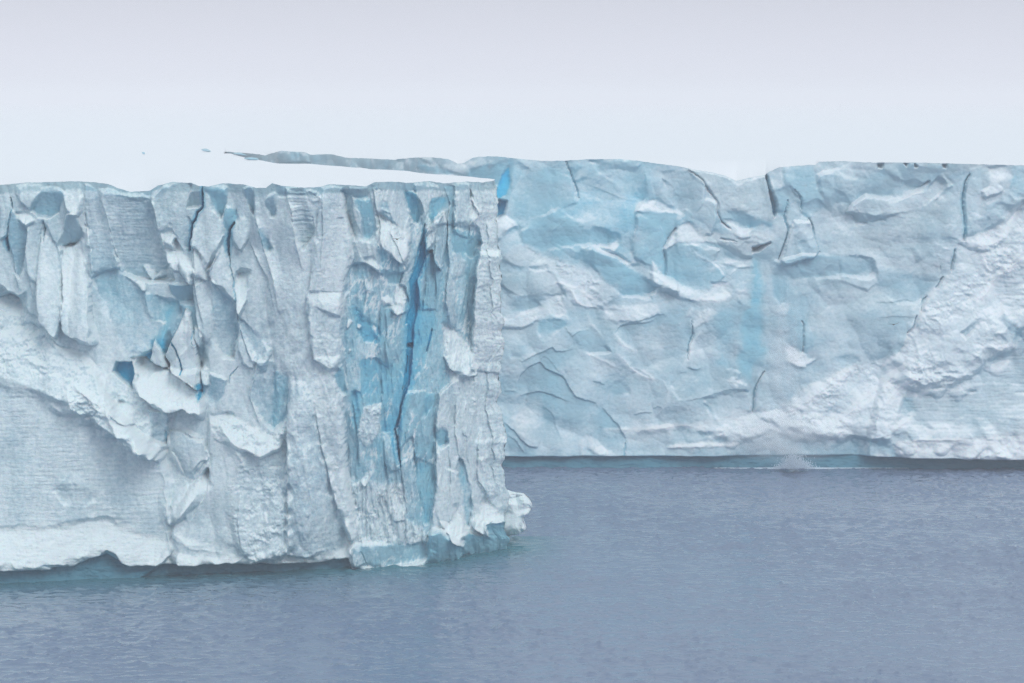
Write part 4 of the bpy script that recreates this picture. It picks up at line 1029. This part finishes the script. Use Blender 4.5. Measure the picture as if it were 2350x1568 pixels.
def beyond(P, root, mat, sgn, seed):
    """the wall carries on past the edge of the picture"""
    col = P[::6, 0 if sgn < 0 else -1]
    d = np.concatenate([np.arange(0, 30, .8), np.arange(30, 400, 6)])
    G = np.repeat(col[:, None, :], len(d), 1).copy()
    G[..., 0] += sgn * d[None, :]
    k = sstep(0, 4, d)[None, :]
    zc = (col[:, 2] - col[0, 2]) / (col[-1, 2] - col[0, 2])
    yl = (col[3, 1] * (1 - zc) + col[-1, 1] * zc)[:, None]
    G[..., 1] += (yl - G[..., 1]) * k
    G[..., 1] += k * (2.0 * chisel(G[..., 0] / 3.2, G[..., 2] / 9, seed) + .5 * chisel(G[..., 0] / 1.1, G[..., 2] / 3, seed + 4) + .8 * fbm(G[..., 0] / 9, G[..., 2] / 9, 3, seed)) + .04 * d[None, :] * (1 if sgn > 0 else 1)
    F = grid_faces(*G.shape[:2])
    raw_mesh('ice_face', G.reshape(-1, 3), F if sgn > 0 else F[:, ::-1], mat, root, {'tint': np.full(G.shape[:2], .1), 'snow': np.full(G.shape[:2], .5) + .3 * fbm(G[..., 0] / 4, G[..., 2] / 6, 3, seed + 1)})
beyond(NP, near_root, M_NEAR, -1, 171)
beyond(FP, far_root, M_FAR, 1, 172)

def snow_field():
    """the shelf behind both cliffs, running to the horizon"""
    lip = FP[-1]
    px, _ = project(lip)
    a = CAP[-1]
    apx, _ = project(a)
    a = a[apx < 514]
    back_field = len(a)
    n0, f1 = NP[-1, 0], lip[-1]
    S0 = np.concatenate([[n0 + (-400, 20, 0), n0 + (-120, 4, 0), n0 + (-.02, 0, 0)], a, lip, [f1 + (60, 0, 0), f1 + (500, 30, 0)]])
    spx, _ = project(S0)
    n = 64
    v = np.linspace(0, 1, n)[:, None, None]
    far = S0.copy(); far[:, 0] *= 9000 / far[:, 1]; far[:, 1] = 9000
    k = v ** 4
    P = S0[None] * (1 - k) + far[None] * k
    d = (P[..., 1] - S0[None, :, 1])
    P[..., 2] = S0[None, :, 2] + (ZT - S0[None, :, 2]) * sstep(0, 14, d) + .05 * fbm(P[..., 0] / 25, P[..., 1] / 40, 3, 91) * sstep(0, 10, d)
    P[0] = S0
    o = raw_mesh('snow_field', P.reshape(-1, 3), grid_faces(*P.shape[:2]), M_SNOW)
    tag(o, kind='structure')
snow_field()

# ------------------------------------------------------------------ sea
def sea():
    def axis(lo, hi, s, out):
        mid = np.arange(lo, hi + s, s)
        k = np.cumsum(s * 1.12 ** np.arange(1, 400)); k = k[k < out]
        return np.concatenate([lo - k[::-1], mid, hi + s + k])
    X = axis(-46, 66, .20, 3000); Y = axis(188, 316, .20, 6000)
    gx, gy = np.meshgrid(X, Y)
    Z = np.zeros_like(gx)
    rng = random.Random(4)
    fade = np.exp(-(np.maximum(0, np.abs(gx - 10) - 60) / 30) ** 2 - (np.maximum(0, np.abs(gy - 260) - 80) / 30) ** 2)
    gust = np.clip(.75 + .8 * fbm(gx / 30, gy / 22, 2, 109), .3, 1.15)
    wx, wy = gx + .8 * gnoise(gx / 4, gy / 4, 98), gy + .6 * gnoise(gx / 5, gy / 3, 99)
    crest = np.clip(ridged(wx / 3.2, wy / 1.5, 4, 104, .6), 0, 1)
    Z += gust * (.32 * crest ** 4 + .115 * fbm(wx / 1.7, wy / .95, 3, 101)) + .07 * fbm(gx / 16, gy / 9, 2, 107)
    Z *= fade
    m, n, l, b = new_mat('sea_water')
    b.inputs['Base Color'].default_value = (.08, .13, .225, 1)
    b.inputs['Roughness'].default_value = .07
    b.inputs['IOR'].default_value = 1.333
    tc = n.new('ShaderNodeTexCoord')
    mp = n.new('ShaderNodeMapping'); mp.inputs['Scale'].default_value = (1.3, 2.4, 1)
    l.new(tc.outputs['Object'], mp.inputs[0])
    n1 = n.new('ShaderNodeTexNoise'); n1.inputs['Scale'].default_value = 1.0; n1.inputs['Detail'].default_value = 7; n1.inputs['Roughness'].default_value = .62
    l.new(mp.outputs[0], n1.inputs['Vector'])
    bp = n.new('ShaderNodeBump'); bp.inputs['Strength'].default_value = .5; bp.inputs['Distance'].default_value = .04
    l.new(n1.outputs['Fac'], bp.inputs['Height']); l.new(bp.outputs[0], b.inputs['Normal'])
    # pale ice foot under the water along the near cliff
    nb = on_z(*np.array(NEAR_BASE, float).T, 0.0)
    yb = np.interp(gx, nb[:, 0], nb[:, 1])
    shoal = np.exp(-np.clip(yb - gy, 0, 99) / 7.0) * (1 - sstep(0, 6, gx)) * (gy < yb + 8)
    rg = n.new('ShaderNodeRGB'); rg.outputs[0].default_value = (.15, .205, .315, 1)
    at = n.new('ShaderNodeAttribute'); at.attribute_name = 'shoal'
    mx = n.new('ShaderNodeMix'); mx.data_type = 'RGBA'; mx.inputs['B'].default_value = (.05, .20, .25, 1)
    l.new(at.outputs['Fac'], mx.inputs['Factor']); l.new(rg.outputs[0], mx.inputs['A']); l.new(mx.outputs['Result'], b.inputs['Base Color'])
    V = np.stack([gx, gy, Z], -1)
    o = raw_mesh('sea', V.reshape(-1, 3), grid_faces(*gx.shape), m, None, {'shoal': shoal})
    tag(o, kind='structure')
sea()

# ------------------------------------------------------------------ loose pieces of the near cliff
def pillow(name, poly, Y, thick, mat, parent, seed=0, back=.6, lump=.12, tint=.05, snow=1.0, nr=26, na=110):
    """a solid lump whose outline, seen from the sea, follows poly (picture points at distance Y)"""
    p = smooth_path(np.array(poly, float), True, 6, 1.0)
    c = p.mean(0)
    ang = np.linspace(0, len(p), na, endpoint=False)
    q = np.stack([np.interp(ang, np.arange(len(p) + 1), np.append(p[:, i], p[0, i])) for i in (0, 1)], 1)
    q3, c3 = at_y(q[:, 0], q[:, 1], Y), at_y(c[0], c[1], Y)
    V, T = [], []
    th = np.linspace(-math.pi / 2, math.pi / 2, nr)
    for t in th:
        rr = math.cos(t) ** .6 if abs(t) < 1.57 else 0.0
        ring = c3[None] * (1 - rr) + q3 * rr
        dep = -math.sin(t) * thick * (1 if t > 0 else back)
        ring = ring.copy(); ring[:, 1] += dep
        n = fbm(ring[:, 0] * 1.3 + seed, ring[:, 2] * 1.3 + ring[:, 1] * .7, 4, 131 + seed)
        n2 = ridged(ring[:, 0] * 2.4, ring[:, 2] * 2.4 + ring[:, 1], 3, 137 + seed) - .5
        n3 = chisel(ring[:, 0] * 1.1 + seed, ring[:, 2] * 1.1 + .4 * ring[:, 1], 141 + seed, 1.2) - .2
        ring[:, 1] -= (lump * 3 * n + lump * n2 + lump * 6 * n3) * rr * (1 if t > 0 else .3) * math.cos(t) ** .3
        V.append(ring)
    V = np.array(V)
    i = np.arange(nr * na).reshape(nr, na); j = np.roll(i, -1, 1)
    F = np.stack([i[:-1], j[:-1], j[1:], i[1:]], -1).reshape(-1, 4)
    return raw_mesh(name, V.reshape(-1, 3), F, mat, parent, {'tint': np.full(nr * na, tint), 'snow': np.full(nr * na, snow)})
K6 = lambda q: [(733.2 + .3597 * float(a.split(',')[0]), 799 + .3597 * float(a.split(',')[1])) for a in q.split()]
o = pillow('ice_ledge', K6('1130,930 1185,908 1250,922 1300,930 1335,962 1356,1000 1350,1032 1312,1062 1306,1100 1318,1148 1285,1178 1235,1188 1190,1215 1120,1220'), 256.0, 2.0, M_NEAR, near_root, 3, back=1.0, lump=.26, nr=60, na=260)
o['label'] = 'rounded white ledge sticking out past the end of the headland'

# ------------------------------------------------------------------ cracks in the snow of the plateau
for q, lab in (([(326, 349), (331, 350), (332, 354), (328, 353)], None), ([(462, 343), (472, 341), (484, 347), (478, 349), (466, 346)], None),
               ([(560, 364), (572, 361), (590, 363), (592, 367), (574, 368)], None), ([(535, 352), (548, 350), (560, 354), (566, 357), (550, 356)], None)):
    c = np.mean(q, 0)
    Y = float(on_z(c[0], c[1] + 3, ZT)[1])
    pillow('crevasse_lip', q, Y, .8, M_NEAR, near_root, 5, back=1, lump=.05, tint=.12, snow=.0, nr=10, na=40)

# ------------------------------------------------------------------ seabirds
def plain_mat(name, col, rough=.7):
    m, n, l, b = new_mat(name)
    b.inputs['Roughness'].default_value = rough
    tc = n.new('ShaderNodeTexCoord'); nz = n.new('ShaderNodeTexNoise'); nz.inputs['Scale'].default_value = 30
    l.new(tc.outputs['Object'], nz.inputs['Vector'])
    cr = n.new('ShaderNodeValToRGB')
    cr.color_ramp.elements[0].color = (*[c * .75 for c in col], 1); cr.color_ramp.elements[1].color = (*[c * 1.3 for c in col], 1)
    l.new(nz.outputs['Fac'], cr.inputs[0]); l.new(cr.outputs[0], b.inputs['Base Color'])
    return m
M_BIRD = plain_mat('dark_plumage', (.055, .05, .05))
def loft(bm, rings):
    prev = None
    rows = [[bm.verts.new(v) for v in r] for r in rings]
    for a, b in zip(rows[:-1], rows[1:]):
        for k in range(len(a)):
            bm.faces.new((a[k], a[(k + 1) % len(a)], b[(k + 1) % len(b)], b[k]))
    bm.faces.new(rows[0][::-1]); bm.faces.new(rows[-1])
def seabird(px, py, Y, wings, heading, label):
    """wings: (left, right) lists of (reach, height) joints; the bird flies along local +Y"""
    import bmesh
    bm = bmesh.new()
    def ring(c, rx, rz, n=12): return [(c[0] + rx * math.cos(2 * math.pi * k / n), c[1], c[2] + rz * math.sin(2 * math.pi * k / n)) for k in range(n)]
    loft(bm, [ring((0, -.27, .01), .035, .006), ring((0, -.21, .01), .04, .012), ring((0, -.14, 0), .035, .03), ring((0, -.04, -.005), .052, .05), ring((0, .06, -.003), .054, .052), ring((0, .13, .005), .040, .040),
              ring((0, .17, .012), .030, .031), ring((0, .205, .015), .030, .030), ring((0, .235, .012), .020, .020), ring((0, .25, .006), .009, .010), ring((0, .285, .0), .006, .007), ring((0, .295, -.006), .003, .004)])
    for sgn, w in ((-1, wings[0]), (1, wings[1])):
        rings = []
        chords = [.13, .12, .105, .085, .06, .03, .008]
        sweep = [.02, .045, .06, .045, .0, -.05, -.10]
        for k, (rx, rz) in enumerate(w):
            ch, sw = chords[k], sweep[k]; n = 10
            th = .016 * (1 - k / 8)
            rings.append([(sgn * rx, sw + ch / 2 * math.cos(2 * math.pi * q / n), rz + th * math.sin(2 * math.pi * q / n)) for q in range(n)][::sgn])
        loft(bm, rings)
    bmesh.ops.recalc_face_normals(bm, faces=bm.faces)
    me = bpy.data.meshes.new('seabird'); bm.to_mesh(me); bm.free()
    o = bpy.data.objects.new('seabird', me); link(o)
    md = o.modifiers.new('body', 'REMESH'); md.mode = 'VOXEL'; md.voxel_size = .0075; md.use_smooth_shade = True
    me2 = bpy.data.meshes.new_from_object(o.evaluated_get(bpy.context.evaluated_depsgraph_get()))
    o.modifiers.clear(); o.data = me2; me2.name = 'seabird'
    me2.materials.clear(); me2.materials.append(M_BIRD)
    o.location = Vector(at_y(px, py, Y)); o.rotation_euler = (0, 0, heading)
    tag(o, label, 'bird', 'dark seabirds gliding along the cliffs')
    return o
flat_w = [(.03, .01), (.12, .03), (.22, .035), (.32, .03), (.41, .03), (.49, .03), (.54, .03)]
up_w = [(.03, .01), (.11, .03), (.20, .055), (.29, .09), (.36, .135), (.42, .17), (.45, .19)]
seabird(911, 549, 221, (flat_w, [(.03, .01), (.10, .03), (.17, .05), (.23, .07), (.28, .10), (.33, .13), (.36, .15)]), math.radians(25), 'dark seabird gliding in front of the white face of the nearer headland')
seabird(2051, 745, 221, ([(a, b * .6) for a, b in flat_w], up_w), math.radians(-20), 'dark seabird gliding in front of the farther pale blue cliff')

# ------------------------------------------------------------------ ice falling into the sea: spray, dust, foam
def foam():
    rng = random.Random(8)
    V, F = [], []
    def lump(x, y, z, rx, ry, rz):
        b = len(V); n = 7
        V.append((x, y, z + rz))
        for ph in (.9, 0.0):
            for k in range(n):
                a = 2 * math.pi * k / n + rng.random() * .4
                j = .7 + .6 * rng.random()
                V.append((x + rx * j * math.cos(a) * math.cos(ph), y + ry * j * math.sin(a) * math.cos(ph), z + rz * math.sin(ph)))
        for k in range(n):
            q = (k + 1) % n
            F.append((b, b + 1 + k, b + 1 + q, b)); F.append((b + 1 + k, b + 1 + n + k, b + 1 + n + q, b + 1 + q))
    for i in range(900):
        t = rng.gauss(0, 1)
        px = 1822 + 62 * t if rng.random() < .8 else 1822 + rng.uniform(-140, 260)
        c = on_z(px, 1075 + rng.random() * 2.2 * math.exp(-((px - 1822) / 90) ** 2), 0)
        w = .25 + .5 * rng.random()
        lump(c[0], c[1] - .1, .04, w, .22, .05 + .10 * rng.random() * math.exp(-((px - 1822) / 60) ** 2))
    m = plain_mat('foam', (.66, .76, .86)); 
    Fq = np.array([f for f in F if f[0] != f[3]]); Ft = [f[:3] for f in F if f[0] == f[3]]
    me = bpy.data.meshes.new('sea_foam'); me.from_pydata(V, [], [tuple(f) for f in Fq] + Ft); me.materials.append(m)
    tag(link(bpy.data.objects.new('sea_foam', me)), kind='stuff')
    # drops thrown up
    V, F = [], []
    for i in range(4500):
        h = abs(rng.gauss(0, 1)); spread = 1 - min(h / 3, .8)
        px = 1822 + rng.gauss(0, 15) * (.35 + spread) + rng.choice((10, 0, -6)) * min(1, h)
        py = 1075 - 8 * h ** 1.5
        c = at_y(px, py, 304 + rng.gauss(0, .6)); sz = rng.uniform(.02, .06)
        b = len(V)
        for d in ((1, 0, 0), (-1, 0, 0), (0, 1, 0), (0, -1, 0), (0, 0, 1.5), (0, 0, -1.5)): V.append(tuple(c[k] + d[k] * sz for k in range(3)))
        F += [(b + p, b + q, b + r_) for p, q, r_ in ((0, 2, 4), (2, 1, 4), (1, 3, 4), (3, 0, 4), (2, 0, 5), (1, 2, 5), (3, 1, 5), (0, 3, 5))]
    me = bpy.data.meshes.new('spray'); me.from_pydata(V, [], F); me.materials.append(m)
    tag(link(bpy.data.objects.new('spray', me)), kind='stuff')
foam()
def dust(name, px, py, Y, rx, rz, ry, dens, seed):
    """a soft cloud of ice dust: an ellipsoid whose density falls off to nothing at its skin"""
    V, F = [], []
    nu_, nv_ = 24, 14
    for i in range(nv_ + 1):
        for k in range(nu_):
            a, b = math.pi * i / nv_, 2 * math.pi * k / nu_
            V.append((math.sin(a) * math.cos(b), math.sin(a) * math.sin(b), math.cos(a)))
    for i in range(nv_):
        for k in range(nu_): F.append((i * nu_ + k, (i + 1) * nu_ + k, (i + 1) * nu_ + (k + 1) % nu_, i * nu_ + (k + 1) % nu_))
    m = bpy.data.materials.new(name); m.use_nodes = True
    n, l = m.node_tree.nodes, m.node_tree.links; n.clear()
    out = n.new('ShaderNodeOutputMaterial'); pv = n.new('ShaderNodeVolumePrincipled')
    pv.inputs['Color'].default_value = (.96, .97, 1.0, 1)
    tc = n.new('ShaderNodeTexCoord'); ln = n.new('ShaderNodeVectorMath'); ln.operation = 'LENGTH'
    l.new(tc.outputs['Object'], ln.inputs[0])
    mr = n.new('ShaderNodeMapRange'); mr.interpolation_type = 'SMOOTHSTEP'
    mr.inputs['From Min'].default_value = 0.0; mr.inputs['From Max'].default_value = 1.0; mr.inputs['To Min'].default_value = 1.0; mr.inputs['To Max'].default_value = 0.0
    l.new(ln.outputs['Value'], mr.inputs['Value'])
    nz = n.new('ShaderNodeTexNoise'); nz.inputs['Scale'].default_value = 2.2; nz.inputs['Detail'].default_value = 3
    mp = n.new('ShaderNodeMapping'); mp.inputs['Location'].default_value = (seed, 0, 0); l.new(tc.outputs['Object'], mp.inputs[0]); l.new(mp.outputs[0], nz.inputs['Vector'])
    m2 = n.new('ShaderNodeMapRange'); m2.inputs['From Min'].default_value = .4; m2.inputs['From Max'].default_value = .65; l.new(nz.outputs['Fac'], m2.inputs['Value'])
    mu = n.new('ShaderNodeMath'); mu.operation = 'MULTIPLY'; l.new(mr.outputs[0], mu.inputs[0]); l.new(m2.outputs[0], mu.inputs[1])
    mv = n.new('ShaderNodeMath'); mv.operation = 'MULTIPLY'; mv.inputs[1].default_value = dens; l.new(mu.outputs[0], mv.inputs[0])
    l.new(mv.outputs[0], pv.inputs['Density']); l.new(pv.outputs[0], out.inputs['Volume'])
    c = at_y(px, py, Y)
    o = raw_mesh(name, V, F, m)
    o.location = Vector(c); o.scale = (rx, ry, rz)
    tag(o, kind='stuff')
dust('falling_ice_dust', 1800, 850, 302.5, 2.6, 12.0, 1.6, .6, 1)
dust('drifting_ice_dust', 1800, 1010, 302, 7.5, 3.4, 1.6, 1.1, 5)
dust('spray_cloud', 1822, 1060, 303, 1.3, 1.6, .8, .9, 9)

# ------------------------------------------------------------------ haze
def haze():
    V = [(x, y, z) for z in (-4.0, 52.0) for x, y in ((-6000, -60), (6000, -60), (6000, 9500), (-6000, 9500))]
    F = [(3, 2, 1, 0), (4, 5, 6, 7), (0, 1, 5, 4), (1, 2, 6, 5), (2, 3, 7, 6), (3, 0, 4, 7)]
    m = bpy.data.materials.new('haze'); m.use_nodes = True
    n, l = m.node_tree.nodes, m.node_tree.links
    n.clear()
    out = n.new('ShaderNodeOutputMaterial'); pv = n.new('ShaderNodeVolumePrincipled')
    pv.inputs['Color'].default_value = (.945, .92, .945, 1)
    pv.inputs['Density'].default_value = HAZE
    pv.inputs['Anisotropy'].default_value = 0.0
    l.new(pv.outputs[0], out.inputs['Volume'])
    o = raw_mesh('haze', V, F, m, smooth=False)
    tag(o, kind='stuff')
HAZE = .0007
haze()
